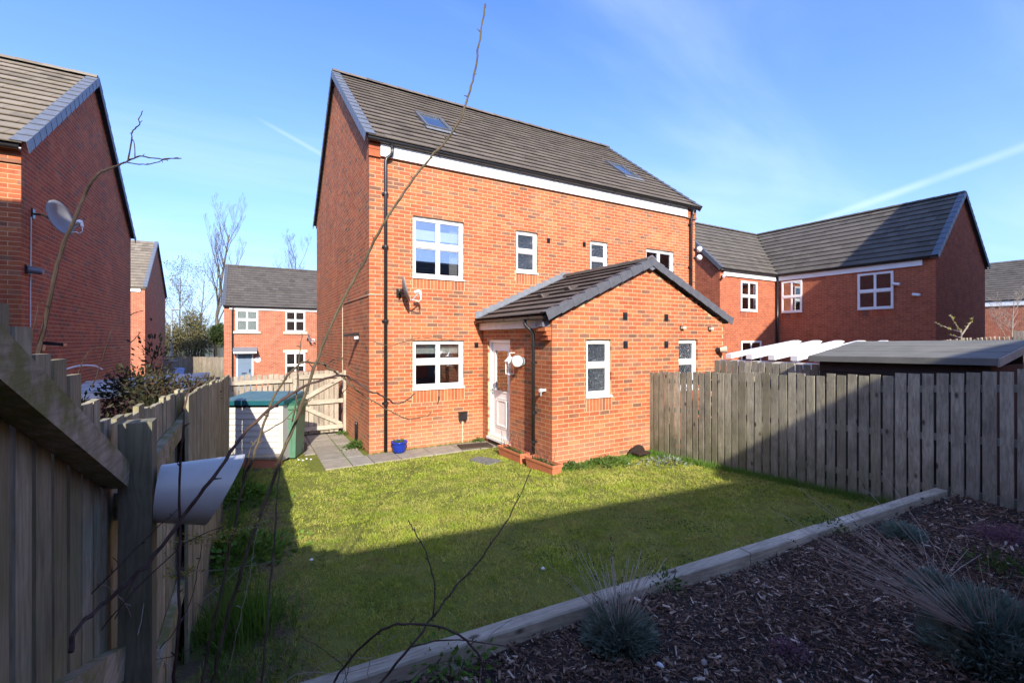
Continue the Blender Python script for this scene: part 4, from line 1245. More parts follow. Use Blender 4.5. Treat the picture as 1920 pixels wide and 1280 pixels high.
# left, farther: from the post to the store
lf2 = thing('board_fence', 'weathered board fence on the left from the mossy post to the pale store', 'fence', (-2.3, -4.5, .1), 'garden fences')
LB2 = Pieces('board', 'boarding', CUBE_V, CUBE_F, M_FENCE_L)
bz = lambda x, y: float(gz(x, y)) - .03
t1_ = lambda x, y: float(np.interp(y, [-6.9, -5.88, -4.95], [1.885, 1.84, 1.80]))
board_run(lf2, LB2, (-2.335, -4.80), (-2.335, -6.76), .118, .111, t1_, bz, nrm=(1,0,0))
rail(lf2, (-2.322, -4.95, 1.62), (-2.322, -6.74, 1.60), .04, .09, M_RAIL, n=(1,0,0))
rail(lf2, (-2.322, -4.95, .62), (-2.322, -6.74, .66), .04, .09, M_RAIL, n=(1,0,0))
t2_ = lambda x, y: float(np.interp(y, [-4.95, -.2], [1.80, 1.57]))
board_run(lf2, LB2, (-2.22, -.22), (-2.27, -5.06), .24, .232, t2_, bz, nrm=(.9999, -.0105, 0))
LB2.build()
post(lf2, -2.36, -4.93, .075, .075, 0, 1.78, M_POST)
post(lf2, -2.275, -.16, .09, .09, 0, 1.56, M_POST)
post(lf2, -2.30, -2.45, .075, .075, 0, 1.66, M_POST)
rail(lf2, (-2.285, -.25, 1.32), (-2.335, -4.9, 1.50), .04, .09, M_RAIL, n=(1,0,0))

# gate line at the back of the passage
gy = 2.35
gf = thing('board_fence', 'low silvered board fence panel left of the garden gate', 'fence', (-1.7, gy, 0), 'garden fences')
GB = Pieces('board', 'boarding', CUBE_V, CUBE_F, M_FENCE_P)
board_run(gf, GB, (-2.75, gy + .02), (-1.12, gy + .02), .106, .088, lambda x, y: 1.385 + .012 * (x + 2.2), lambda x, y: -.02, nrm=(0,-1,0))
GB.build()
rail(gf, (-2.75, gy, 1.235), (-1.12, gy, 1.255), .04, .085, M_RAIL_P, n=(0,-1,0))
rail(gf, (-2.75, gy, .35), (-1.12, gy, .35), .04, .085, M_RAIL_P, n=(0,-1,0))
post(gf, -1.06, gy - .01, .10, .10, -.1, 1.43, M_RAIL_P)
gt = thing('garden_gate', 'silvered braced timber gate between the fence and the brick side wall', 'gate', (-.5, gy, 0))
GT = Pieces('board', 'boarding', CUBE_V, CUBE_F, M_FENCE_P)
board_run(gt, GT, (-.995, gy + .02), (-.16, gy + .02), .106, .094, lambda x, y: 1.42 + .012 * (x + 1), lambda x, y: .04, nrm=(0,-1,0))
GT.build()
for z in (1.32, .74, .155): rail(gt, (-.99, gy, z), (-.07, gy, z + .012), .035, .095, M_RAIL_P, n=(0,-1,0))
rail(gt, (-.96, gy, .80), (-.10, gy, 1.27), .033, .085, M_RAIL_P, 'brace', n=(0,-1,0))
rail(gt, (-.96, gy, .69), (-.10, gy, .21), .033, .085, M_RAIL_P, 'brace', n=(0,-1,0))
m = MB(); m.box(-.065, -.008, gy - .06, gy + .03, 0, 1.44); m.build('post', M_RAIL_P, gt)
m = MB(); m.box(-.95, -.80, gy - .048, gy - .036, .96, .985); m.tube([(-.97, gy - .05, .972), (-.86, gy - .05, .972)], .012, 6); m.build('bolt', M_METAL, gt)

# ------------------------------------------------------------------ bin store and wheelie bin
def place(mb, loc, rz): return mb.xform(Matrix.Translation(Vector(loc)) @ Matrix.Rotation(rz, 4, 'Z'))
RZ = YAW - math.radians(90) + math.radians(2)          # front nearly square to the camera
st = thing('garden_store', 'pale cream plastic garden store with a teal lid standing by the left fence', 'storage box', (-1.84, .36, 0))
SWD, SDP, SHT = .99, .78, .965
L0 = Vector((-2.30, .60, .05))
def sbuild(mb, name, mat): return place(mb, L0, RZ).build(name, mat, st)
m = MB(); m.box(0, .05, 0, SDP, 0, SHT - .01); m.box(SWD - .075, SWD, -.012, SDP, 0, SHT - .01); m.box(.05, SWD - .075, SDP - .03, SDP, 0, SHT - .01); m.box(.0501, SWD - .0751, .03, SDP - .0301, .0, .02); sbuild(m, 'body', M_STORE)
nl = 9
for k in range(nl):                                    # shiplap front, one board each
    za = .02 + k * (SHT - .06) / nl; zb = za + (SHT - .06) / nl - .006
    m = MB(); m.prism([(.0505, .0, za), (.0505, .014, zb), (.0505, .03, zb), (.0505, .03, za)], (SWD - .127, 0, 0)); sbuild(m, 'plank', M_STORE)
m = MB(); m.box(-.03, SWD + .03, -.045, SDP + .03, SHT, SHT + .075); sbuild(m, 'lid_edge', M_TEALDK)
for k in range(6):
    a = -.03 + k * (SWD + .06) / 6; b = a + (SWD + .06) / 6 - .006
    m = MB(); m.prism([(a, -.04, SHT + .0755), (a, SDP + .03, SHT + .0755), (a, SDP + .03, SHT + .15), (a, -.04, SHT + .085)], (b - a, 0, 0)); sbuild(m, 'lid_panel', M_TEAL)
t = thing('timber_step', 'low dark timber and brick plinth in front of the pale garden store', 'step', (-1.7, .1, 0))
m = MB(); m.box(.20, 1.02, -.30, -.10, -.05, .10); place(m, L0, RZ).build('plinth', M_BRICK2, t)
m = MB(); m.box(.18, 1.03, -.32, -.085, .1005, .14); place(m, L0, RZ).build('plinth_board', M_FENCE_P, t)
m = MB(); m.box(.10, .14, -.25, -.21, -.05, .26); m.lathe([(.001,.0), (.026,.0), (.026,.03), (.001,.05)], (.12, -.23, .26), 8); place(m, L0, RZ).build('peg', M_FENCE_L, t)
def wheelie(label, loc, rz, body, lid, group=None, h=.98):
    t = thing('wheelie_bin', label, 'wheelie bin', loc, group)
    w0, w1, d0, d1 = .42, .50, .44, .56
    m = MB(); vs = [(-w0/2,-d0/2,.03),(w0/2,-d0/2,.03),(w0/2,d0/2,.03),(-w0/2,d0/2,.03),(-w1/2,-d1/2,h),(w1/2,-d1/2,h),(w1/2,d1/2,h),(-w1/2,d1/2,h)]
    m.add(vs, [(3,2,1,0),(4,5,6,7),(0,1,5,4),(1,2,6,5),(2,3,7,6),(3,0,4,7)])
    m.prism([(-.15,-d0/2-.012,.1),(.15,-d0/2-.012,.1),(.17,-d1/2-.008,.72),(-.17,-d1/2-.008,.72)], (0,.03,0))
    place(m, loc, rz).build('bin_body', body, t)
    m = MB(); m.box(-w1/2-.025, w1/2+.025, -d1/2-.025, d1/2+.02, h - .07, h - .003); place(m, loc, rz).build('bin_rim', body, t)
    m = MB(); m.box(-w1/2-.02, w1/2+.02, -d1/2-.03, d1/2+.03, h, h + .035); m.prism([(-w1/2,-d1/2,h+.0352),(-w1/2,d1/2,h+.0352),(-w1/2,d1/2-.1,h+.075),(-w1/2,-d1/2+.12,h+.065)], (w1,0,0)); place(m, loc, rz).build('lid', lid, t)
    m = MB(); m.tube([(-w1/2+.06, d1/2+.06, h-.02), (w1/2-.06, d1/2+.06, h-.02)], .014, 8); place(m, loc, rz).build('handle', lid, t)
    for sx in (-1, 1):
        m = MB(); m.tube([(sx*.18, d0/2+.04, .1), (sx*.24, d0/2+.04, .1)], .1, 16); place(m, loc, rz).build('wheel', M_RUBBER, t)
    return t
wheelie('green wheelie bin squeezed between the pale store and the gate', Vector((-1.335, .60, 0)), RZ + math.radians(6), M_GREENBIN, M_GREENDK)

# pale pipe offcut fixed to the fence post
hd = thing('plastic_pipe', 'pale blue grey plastic pipe offcut with a slanting mouth fixed to the mossy post', 'pipe', at(303, 924, 1.55))
A = at(297, 924, 1.54); B = at(425, 915, 1.64); ax = B - A; Lp = np.linalg.norm(ax); ax /= Lp
e2 = UV - ax * (UV @ ax); e2 /= np.linalg.norm(e2); e1 = np.cross(ax, e2); S_ = 36
m = MB(); vs = []; fs = []
r0 = .100
for rr in (r0, r0 - .007):
    for k in range(S_):
        a = 2*math.pi*k/S_; o_ = e1*math.cos(a) + e2*math.sin(a); vs.append(A + o_*(rr - .007))
    for k in range(S_):
        a = 2*math.pi*k/S_; o_ = e1*math.cos(a) + e2*math.sin(a)
        cut = .192 + .052*math.sin(a); vs.append(A + ax*cut + o_*(rr + .018))
for k in range(S_):
    k2 = (k+1) % S_
    fs += [(k,k2,S_+k2,S_+k), (2*S_+k2,2*S_+k,3*S_+k,3*S_+k2), (S_+k,S_+k2,3*S_+k2,3*S_+k), (k2,k,2*S_+k,2*S_+k2)]
m.add(vs, fs); m.build('pipe', M_HOOD, hd, False, True)
for p in hd.children[0].data.polygons: p.use_smooth = True
hd.children[0].data.set_sharp_from_angle(angle=math.radians(40))

m = MB()
for (u, v) in ((382, 910), (391, 917)):
    pass
cc = A + ax*.14; dirv = (CAM - cc); dirv -= ax*(dirv@ax); dirv /= np.linalg.norm(dirv); sd = np.cross(ax, dirv)
m.tube([cc + dirv*(r0+.001) + ax*.0, cc + dirv*(r0+.001) + ax*.012, cc + dirv*(r0+.001) + ax*.012 - sd*.012, cc + dirv*(r0+.001) - sd*.012], .0012, 4); m.build('pipe_clip', M_METAL, hd)

# ------------------------------------------------------------------ neighbouring houses
def onY(u, v, Y): q = rayv(u, v); return CAM + q * ((Y - CAM[1]) / q[1])
def onX(u, v, X): q = rayv(u, v); return CAM + q * ((X - CAM[0]) / q[0])

# left: gable end close to us
XL = -5.04
lh = thing('brick_house', 'red brick house on the far left, its shaded gable end facing the garden', 'house', (-8, 5.2, 0), 'neighbouring brick houses')
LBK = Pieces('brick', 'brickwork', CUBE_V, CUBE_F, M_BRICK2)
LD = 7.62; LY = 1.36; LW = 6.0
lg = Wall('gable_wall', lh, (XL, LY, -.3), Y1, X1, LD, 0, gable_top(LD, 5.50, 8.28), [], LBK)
LFK = Pieces('front_brick', 'front_brickwork', CUBE_V, CUBE_F, M_BRICK)
lfw = Wall('front_wall', lh, (XL - LW, LY, -.3), X1, -Y1, LW, 0, 5.45, [], LFK)
m = MB(); m.box(XL - LW, XL - .102, LY + LD - .1, LY + LD - .002, -.3, 5.2); m.prism([(XL - LW, LY + .102, -.3), (XL - LW, LY + LD - .102, -.3), (XL - LW, LY + LD - .102, 5.1), (XL - LW, LY + LD*.5, 7.9), (XL - LW, LY + .102, 5.1)], (.1,0,0)); m.build('back_wall', M_WALL_R, lh)
LR = 8.12 - 5.17; lrun = LD*.5 + .10; la = math.atan(LR / lrun); lup = np.array([0, math.cos(la), math.sin(la)]); lls = lrun / math.cos(la)
lf_ = Slope((XL - LW, LY - .10, 5.17), X1, lup, LW + .05, lls)
lb_ = Slope((XL - LW, LY + LD + .10, 5.17), X1, np.array([0, -math.cos(la), math.sin(la)]), LW + .05, lls)
m = MB(); rp = np.array([0,0,-.06]); m.prism([lf_.P(0,.02), lf_.P(0,lls), lb_.P(0,.02), lb_.P(0,.02)+rp, lf_.P(0,lls)+rp, lf_.P(0,.02)+rp], X1 * (LW - .01))
lr = m.build('roof', M_TILE_F, lh)
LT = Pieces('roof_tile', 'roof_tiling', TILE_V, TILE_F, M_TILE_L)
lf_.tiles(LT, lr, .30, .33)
verge_caps(lr, lf_, 1, M_VERGE, .30, .14, .17, .05); verge_caps(lr, lb_, 1, M_VERGE_DK, .30, .14, .17, .05)
ridge_caps(lr, lf_.P(-.02, lls, .03), lf_.P(lf_.le + .02, lls, .03), M_TILE_L)
gutter(lh, (XL - LW, LY - .12, 5.14), (XL + .02, LY - .12, 5.14))
m = MB(); m.box(XL - LW, XL + .01, LY - .035, LY + .01, 4.90, 4.955); m.build('brick_band', M_BRICK, lh)
LBK.build(); LFK.build(); LT.build()
dcc = at(107, 410, 7.45)
sat_dish('large grey satellite dish on the shaded gable of the far left house', (XL, 1.78, 4.22), (1,0,0), dcc, (.90, -.38, .26), .29)
m = MB(); m.tube([(XL + .012, 1.70, 4.15), (XL + .012, 1.67, 2.9), (XL + .012, 1.66, .6)], .010, 5); t = thing('aerial_cable', 'white cable running down the far left gable from the large dish', 'cable', (XL, 1.66, .6)); m.build('cable', M_WHITE_OLD, t)
t = thing('wall_lamp', 'small dark bulkhead lamp on the far left gable under the large dish', 'wall lamp', (XL, 1.56, 3.27))
m = MB(); m.box(XL + .003, XL + .03, 1.48, 1.62, 3.20, 3.34); m.build('back_plate', M_BLACK, t)
m = MB(); m.tube([(XL + .031, 1.55, 3.27), (XL + .20, 1.55, 3.25)], [.06, .05], 12); m.build('lamp_body', M_VERGE, t)
t = thing('wall_lamp', 'flat black lamp low on the far left gable behind the fence boards', 'wall lamp', (XL, 2.2, 2.04))
m = MB(); m.box(XL + .003, XL + .03, 2.10, 2.24, 1.95, 2.13); m.build('back_plate', M_BLACK, t)
m = MB(); m.prism([(XL + .031, 2.08, 2.06), (XL + .30, 2.08, 2.03), (XL + .30, 2.08, 2.08), (XL + .031, 2.08, 2.12)], (0, .18, 0)); m.build('lamp_body', M_BLACK, t)

def simple_gable_house(name, label, x0, x1, y0, y1, zb, ze, zr, axis, wall, tile, group=None, over=.12, course=.3):
    """plain house: four walls, two roof planes with real courses"""
    t = thing(name, label, 'house', ((x0+x1)*.5, (y0+y1)*.5, zb), group)
    m = MB(); th = .12
    if axis == 'x':
        ym = (y0+y1)*.5
        m.box(x0, x1, y0, y0 + th, zb, ze); m.box(x0, x1, y1 - th, y1, zb, ze)
        for xx in (x0 + .002, x1 - th - .002): m.prism([(xx,y0+th,zb),(xx,y1-th,zb),(xx,y1-th,ze),(xx,ym,zr-.12),(xx,y0+th,ze)], (th,0,0))
    else:
        xm = (x0+x1)*.5
        m.box(x0, x0 + th, y0, y1, zb, ze); m.box(x1 - th, x1, y0, y1, zb, ze)
        for yy in (y0 + .002, y1 - th - .002): m.prism([(x0+th,yy,zb),(x1-th,yy,zb),(x1-th,yy,ze),(xm,yy,zr-.12),(x0+th,yy,ze)], (0,th,0))
    w = m.build('wall', wall, t)
    if axis == 'x':
        run = (y1-y0)*.5 + over; a = math.atan((zr-ze)/run)
        S1 = Slope((x0-.05, y0-over, ze), X1, (0,math.cos(a),math.sin(a)), x1-x0+.1, run/math.cos(a)); S2 = Slope((x0-.05, y1+over, ze), X1, (0,-math.cos(a),math.sin(a)), x1-x0+.1, run/math.cos(a))
    else:
        run = (x1-x0)*.5 + over; a = math.atan((zr-ze)/run)
        S1 = Slope((x0-over, y0-.05, ze), Y1, (math.cos(a),0,math.sin(a)), y1-y0+.1, run/math.cos(a)); S2 = Slope((x1+over, y0-.05, ze), Y1, (-math.cos(a),0,math.sin(a)), y1-y0+.1, run/math.cos(a))
    m = MB(); rp = np.array([0,0,-.08])
    m.prism([S1.P(0,.02), S1.P(0,S1.ls), S2.P(0,.02), S2.P(0,.02)+rp, S1.P(0,S1.ls)+rp, S1.P(0,.02)+rp], S1.e * S1.le)
    r_ = m.build('roof', tile, t)
    return t, w, r_, S1, S2

# second house on the left, farther down the road
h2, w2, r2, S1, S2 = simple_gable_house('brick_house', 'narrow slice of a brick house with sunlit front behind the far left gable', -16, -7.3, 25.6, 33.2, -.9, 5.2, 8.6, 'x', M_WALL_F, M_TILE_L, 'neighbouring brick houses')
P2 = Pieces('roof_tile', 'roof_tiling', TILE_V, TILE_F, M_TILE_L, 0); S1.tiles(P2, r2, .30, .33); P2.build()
verge_caps(r2, S1, 1, M_VERGE); verge_caps(r2, S2, 1, M_VERGE_DK)
m = MB(); m.box(-16, -7.5, 25.53, 25.598, 4.95, 5.17); m.build('fascia', M_WHITE, h2)
downpipe(h2, [(-8.15, 25.52, 5.1), (-8.15, 25.52, -.8)], .045, (3.5, 1.5))

# house across the road, seen over the gate
FY = 20.9
fx0 = float(onY(420, 600, FY)[0])
h3, w3, r3, S1, S2 = simple_gable_house('brick_house', 'brick house across the road beyond the gate with grey blue door and cream lintels', fx0, fx0 + 9.5, FY, FY + 8.0, -.75, 3.98, 6.75, 'x', M_WALL_F, M_TILE_F, 'neighbouring brick houses')
M_TILE_H3 = tile_mat('dark brown roof tile', (.085,.075,.066), (.12,.105,.085))
P3 = Pieces('roof_tile', 'roof_tiling', TILE_V, TILE_F, M_TILE_H3, 0); S1.tiles(P3, r3, .30, .33); P3.build()
verge_caps(r3, S1, 0, M_VERGE_DK); ridge_caps(r3, S1.P(-.02, S1.ls, .03), S1.P(S1.le, S1.ls, .03), M_TILE_F)
F3 = Frame((0, FY, 0), X1, -Y1)
m = MB(); m.box(fx0 + .25, fx0 + 9.3, FY - .06, FY - .003, 3.80, 3.97); m.build('fascia', M_WHITE, h3)
gutter(h3, (fx0, FY - .14, 3.99), (fx0 + 9.5, FY - .14, 3.99), .06)
downpipe(h3, [(fx0 + .42, FY - .14, 3.95), (fx0 + .40, FY - .07, 3.7), (fx0 + .40, FY - .07, -.7)], .04, (2.2, .6))
def pxrect(u0, u1, v0, v1, Y):
    a = onY(u0, v0, Y); b = onY(u1, v1, Y); return a[0], b[0], b[2], a[2]
for (u0, u1, v0, v1, bl) in ((442, 484, 581, 621, 'all'), (535, 572, 583, 622, None), (535, 572, 661, 712, 'half')):
    a, b, za, zb = pxrect(u0, u1, v0, v1, FY)
    m = MB(); m.box(a + .02, b - .02, FY - .012, FY - .003, za + .02, zb - .02); m.build('window_backing', M_BLIND if bl == 'all' else M_DARK, h3)  # flat sheet on the wall
    window(h3, F3, a, b, za, zb, '2x2', recess=-.05, depth=.035, sill=False)
    for (p, q) in ((za - .13, za - .005), (zb + .005, zb + .16)):
        m = MB(); m.box(a - .12, b + .12, FY - (.09 if p < za else .05), FY - .003, p, q); m.build('lintel', M_CREAM, h3)
a, b, za, zb = pxrect(443, 475, 661, 745, FY)
m = MB(); m.box(a, a + .07, FY - .05, FY - .003, -.75, zb); m.box(b - .07, b, FY - .05, FY - .003, -.75, zb); m.box(a + .07, b - .07, FY - .05, FY - .003, zb - .07, zb); m.build('door_frame', M_WHITE, h3)
m = MB(); m.box(a + .072, b - .072, FY - .04, FY - .004, -.72, zb - .072); dr = m.build('door', M_BLUEDOOR, h3)
m = MB(); w_ = b - a - .144
for k in range(2):
    x = a + .072 + w_ * (.14 + .40 * k); m = MB(); m.box(x, x + w_ * .30, FY - .052, FY - .0402, zb - .62, zb - .24); m.box(x, x + w_ * .30, FY - .052, FY - .0402, -.55, .2); m.build('door_moulding', M_BLUEDOOR, dr)['kind'] = 'stuff'
m = MB(); m.box(b - .20, b - .15, FY - .08, FY - .041, .30, .48); m.box(a + w_*.38, a + w_*.72, FY - .055, FY - .041, .22, .28); m.build('handle', M_BLACK, dr)
a, b, za, zb = pxrect(438, 481, 653, 661, FY)
m = MB(); m.box(a, b, FY - .55, FY - .003, za - .02, za + .09); m.build('canopy', M_WHITE, h3)
m = MB(); m.prism([(a - .03, FY - .58, za + .092), (a - .03, FY - .003, za + .092), (a - .03, FY - .003, zb + .06)], (b - a + .06, 0, 0)); m.build('canopy_roof', M_LEAD, h3)
c = onY(483, 674, FY); m = MB(); m.tube([(c[0], FY - .003, c[2]), (c[0], FY - .03, c[2])], .16, 16); m.build('house_plaque', M_WHITE, h3)
c = onY(577, 636, FY); sat_dish('tiny grey satellite dish on the house across the road', (c[0], FY, c[2]), (0,-1,0), (c[0], FY - .3, c[2] + .05), AIM, .26)

# right: the L shaped house
XR, YW, YG = 18.5, 3.05, -2.43
nh = thing('brick_house', 'L shaped red brick house on the right with dark tiled roof and shaded gable end', 'house', (20, 3, 0), 'neighbouring brick houses')
ZE, ZR = 5.0, 7.55
m = MB(); m.box(XR, XR + .12, YG, YW + .12, -.1, ZE)
m.prism([(XR + .12, YG + .002, -.1), (XR + 4.88, YG + .002, -.1), (XR + 4.88, YG + .002, ZE), (XR + 2.45, YG + .002, ZR - .10), (XR + .12, YG + .002, ZE)], (0, .12, 0))
m.box(XR + 4.76, XR + 4.9, YG + .122, 8, -.1, ZE)
m.build('wall', M_WALL_R, nh)
m = MB(); m.box(14.55, XR - .002, YW, YW + .12, -.1, ZE); m.prism([(14.552, YW + .12, -.1), (14.552, 7.9, -.1), (14.552, 7.9, ZE), (14.552, YW + 2.45, ZR - .1), (14.552, YW + .12, ZE)], (.12, 0, 0)); m.box(14.7, 23.2, 7.8, 7.9, -.1, ZE); m.build('wing_wall', M_WALL_R, nh)
a45 = math.atan((ZR - ZE) / 2.57)
ca, sa = math.cos(a45), math.sin(a45)
sM = Slope((XR - .12, YG - .05, ZE), Y1, (ca, 0, sa), 5.43 + 5.2, 2.57 / ca)
sW = Slope((14.49, YW - .12, ZE), X1, (0, ca, sa), 3.89 + 5.2, 2.57 / ca)
rp = np.array([0,0,-.07])
m = MB(); m.prism([sM.P(.02,.02), sM.P(.02,2.57/ca), (XR + 5.02, YG - .03, ZE), np.array((XR + 5.02, YG - .03, ZE)) + rp, sM.P(.02,2.57/ca) + rp, sM.P(.02,.02) + rp], Y1 * 9.5); 
m.prism([sW.P(.02,.02), sW.P(.02,2.57/ca), (14.51, 8.02, ZE), np.array((14.51, 8.02, ZE)) + rp, sW.P(.02,2.57/ca) + rp, sW.P(.02,.02) + rp], X1 * 8.0)
nr = m.build('roof', M_TILE_F, nh)
M_TILE_R = tile_mat('brown grey roof tile of the neighbour', (.088,.078,.068), (.13,.115,.09))
RP = Pieces('roof_tile', 'roof_tiling', TILE_V, TILE_F, M_TILE_R)
sM.tiles(RP, nr, .30, .33, clip=lambda b0, b1: (0, 5.43 + .5*(b0 + b1) * ca))
sW.tiles(RP, nr, .30, .33, clip=lambda b0, b1: (0, 3.89 + .5*(b0 + b1) * ca))
RP.build()
verge_caps(nr, sM, 0, M_VERGE, .30, .13, .15, .05); verge_caps(nr, sW, 0, M_VERGE_DK, .30, .13, .15, .05)
sB = Slope((XR + 5.02, YG - .05, ZE), Y1, (-ca, 0, sa), 5.4, 2.57 / ca); verge_caps(nr, sB, 0, M_VERGE_DK, .30, .13, .15, .05)
ridge_caps(nr, sM.P(-.02, sM.ls, .03), sM.P(5.43 + 2.57, sM.ls, .03), M_TILE_R, .1); ridge_caps(nr, sW.P(-.02, sW.ls, .03), sW.P(3.89 + 2.57, sW.ls, .03), M_TILE_R, .1)
m = MB(); m.box(XR - .06, XR - .003, YG + .35, YW - .02, 4.74, 4.93); m.build('fascia', M_WHITE, nh)
m = MB(); m.box(14.75, XR - .07, YW - .06, YW - .003, 4.74, 4.93); m.build('fascia', M_WHITE, nh)
gutter(nh, (XR - .13, YG + .1, 4.99), (XR - .13, YW - .1, 4.99), .055); gutter(nh, (14.55, YW - .13, 4.99), (XR - .1, YW - .13, 4.99), .055)
downpipe(nh, [(XR - .07, YW - .10, 4.9), (XR - .07, YW - .10, 0)], .045, (4.0, 2.2), (-1,0,0))
FM = Frame((XR, YW, 0), -Y1, -X1); FW_ = Frame((0, YW, 0), X1, -Y1)
for fr_, s0, s1, z0, z1 in ((FM, 3.17, 4.30, 3.30, 4.66), (FM, .27, 1.12, 3.33, 4.68), (FW_, 15.88, 17.02, 3.35, 4.60)):
    m = MB(); m.obox(fr_.P(s0 + .02, z0 + .02, .003), fr_.u * (s1 - s0 - .04), fr_.n * .01, UV * (z1 - z0 - .04)); m.build('window_backing', M_DARK, nh)  # flat dark sheet on the wall, interior gloom put into its colour
    window(nh, fr_, s0, s1, z0, z1, '2x2', recess=-.055, depth=.04, split=.5)
    m = MB()
    k = int((s1 - s0) / .075)
    for i in range(k): m.obox(fr_.P(s0 + i * (s1 - s0) / k + .004, z0 - .25, .002), fr_.u * ((s1 - s0) / k - .009), fr_.n * .012, UV * .21)
    m.build('soldier_course', M_BRICK2, nh)['kind'] = 'stuff'
a, b, za, zb = 15.9, 17.3, .9, 2.08
m = MB(); m.obox(FW_.P(a, za, .003), X1 * (b - a), -Y1 * .01, UV * (zb - za)); m.build('window_backing', M_DARK, nh); window(nh, FW_, a, b, za, zb, '2x2', recess=-.055, depth=.04)  # same flat dark sheet in place of an unlit interior
for (u, v, lab) in ((1682, 533, 'white security camera beside the larger window of the L shaped house'), (1720, 553, 'white security camera lower on the L shaped house, nearer its gable corner')):
    c = onX(u, v, XR); t = thing('security_camera', lab, 'camera', c, 'security cameras')
    m = MB(); m.tube([c + (-.003,0,0), c + (-.10,0,.02)], .03, 6); m.build('camera_arm', M_WHITE, t)
    m = MB(); m.tube([c + (-.10,.10,.03), c + (-.13,-.12,-.02)], .05, 8); m.build('camera_body', M_WHITE, t)
c = onY(1352, 518, YW); t = thing('security_camera', 'white security camera at the left corner of the L shaped house', 'camera', c, 'security cameras')
m = MB(); m.tube([c + (0.02,-.003,.05), c + (-.02,-.12,.02)], .03, 6); m.build('camera_arm', M_WHITE, t)
m = MB(); m.tube([c + (.05,-.12,.05), c + (-.12,-.2,-.05)], .05, 8); m.build('camera_body', M_WHITE, t)

h5, w5, r5, S1, S2 = simple_gable_house('brick_house', 'distant brick house at the far right edge beyond the L shaped house', 46, 54, -8, 9.5, -.5, 5.0, 8.3, 'y', M_WALL_F, M_TILE_F, 'neighbouring brick houses')
P5 = Pieces('roof_tile', 'roof_tiling', TILE_V, TILE_F, M_TILE_R, 0); S1.tiles(P5, r5, .30, .33); P5.build()
m = MB(); m.box(45.92, 45.997, -7.9, 9.4, 4.6, 4.95); m.build('fascia', M_WHITE, h5)

# houses behind the photographer: they throw the shadows on the lawn, the fence and the roofs
def shade_house(label, x0, x1, y0, y1, ze, zr, axis):
    t, w, r_, A_, B_ = simple_gable_house('brick_house', label, x0, x1, y0, y1, -.3, ze, zr, axis, M_WALL_R, M_TILE_F, None)
    P_ = Pieces('roof_tile', 'roof_tiling', TILE_V, TILE_F, M_TILE_R, 0); A_.tiles(P_, r_, .3, .33); B_.tiles(P_, r_, .3, .33); P_.build()
    return t
sh1 = shade_house('brick house standing behind the camera, its ridge shading the lower lawn', -9, 2.5, -17.3, -9.7, 3.0, 5.58, 'x')
FS = Frame((0, -9.7, 0), X1 * -1, Y1)
shade_house('taller brick house behind the camera, its roof shading the right fence', 2.6, 10.5, -17.55, -9.95, 3.3, 6.13, 'x')
for x in (-7.2, -4.9, -2.2):
    for z in (.9,):
        m = MB(); m.obox(FS.P(-x - .6, z, .003), FS.u * 1.2, FS.n * .01, UV * 1.2); m.build('window_backing', M_DARK, sh1); window(sh1, FS, -x - .6, -x + .6, z, z + 1.2, '2x2', recess=-.055, depth=.04)  # dark sheet behind each frame, painted as an unlit interior
sh1.rotation_euler[2] = math.radians(-5.7)
shade_house('brick house left of the camera beyond the left fence, outside the frame', -14, -4.75, -8.6, -1.3, 5.2, 8.0, 'x')
shade_house('tall brick house to the right outside the frame, shading the L shaped house', 12.8, 26.4, -20, -7.6, 7.4, 12.0, 'y')

# ------------------------------------------------------------------ beyond the right fence
sd = thing('garden_shed', 'dark stained shed with a big flat grey felt roof behind the right fence', 'shed', (5.9, -6, 0))
m = MB(); A0, A1 = np.array([5.2, -5.08, 1.875]), np.array([5.2, -7.02, 1.905]); Rr = np.array([1.42, 0, .20])
m.obox(A0, Rr, A1 - A0, np.array([0, 0, .030])); m.build('roof', M_FELT, sd)
for k in range(3):
    f0, f1 = k / 3 - (.02 if k else 0), (k + 1) / 3
    m = MB(); m.obox(A0 + Rr * f0 + (0, .006, .0305 + .004 * k), Rr * (f1 - f0), (A1 - A0) * 1.006, np.array([0, 0, .004])); m.build('felt_sheet', M_FELT, sd)
m = MB(); m.obox(A0 + (-.012, .0, -.045), (.022, 0, 0), A1 - A0, (0, 0, .07)); m.build('roof_edge', M_FELT, sd)
m = MB(); m.obox(A1 + (0, -.022, -.06), Rr, (0, .02, 0), (0, 0, .09)); m.build('barge_board', M_FENCE_P, sd)
m = MB(); m.obox(A0 + (0, .002, -.06), Rr, (0, .02, 0), (0, 0, .09)); m.build('barge_board', M_FENCE_P, sd)
for k in range(12):
    m = MB(); z = .02 + k * .152; m.prism([(5.33, -5.16, z), (5.305, -5.16, z), (5.318, -5.16, z + .145), (5.33, -5.16, z + .145)], (0, -1.78, 0)); m.build('wall_plank', M_DKTIMBER, sd)
m = MB(); m.box(5.331, 6.5, -6.94, -6.90, 0, 1.84); m.box(5.331, 6.5, -5.20, -5.16, 0, 1.84); m.box(6.5, 6.54, -6.94, -5.16, 0, 2.0); m.build('wall', M_DKTIMBER, sd)
pg = thing('pergola', 'white painted pergola of slanting rafters left of the felt roofed shed', 'pergola', (6.9, -3.7, 0))
for k, y in enumerate((-3.45, -3.85, -4.25, -4.62, -4.98)):
    m = MB(); m.prism([(5.75, y, 1.80), (5.75, y, 1.88), (8.0, y, 2.13), (8.12, y, 2.11), (8.0, y, 2.06)], (0, .11, 0)); m.build('rafter', M_PERGOLA, pg)
m = MB(); m.box(5.9, 5.95, -4.95, -3.1, 1.66, 1.765); m.build('beam', M_PERGOLA, pg); m = MB(); m.box(7.6, 7.65, -4.95, -3.0, 1.86, 1.965); m.build('beam', M_PERGOLA, pg)
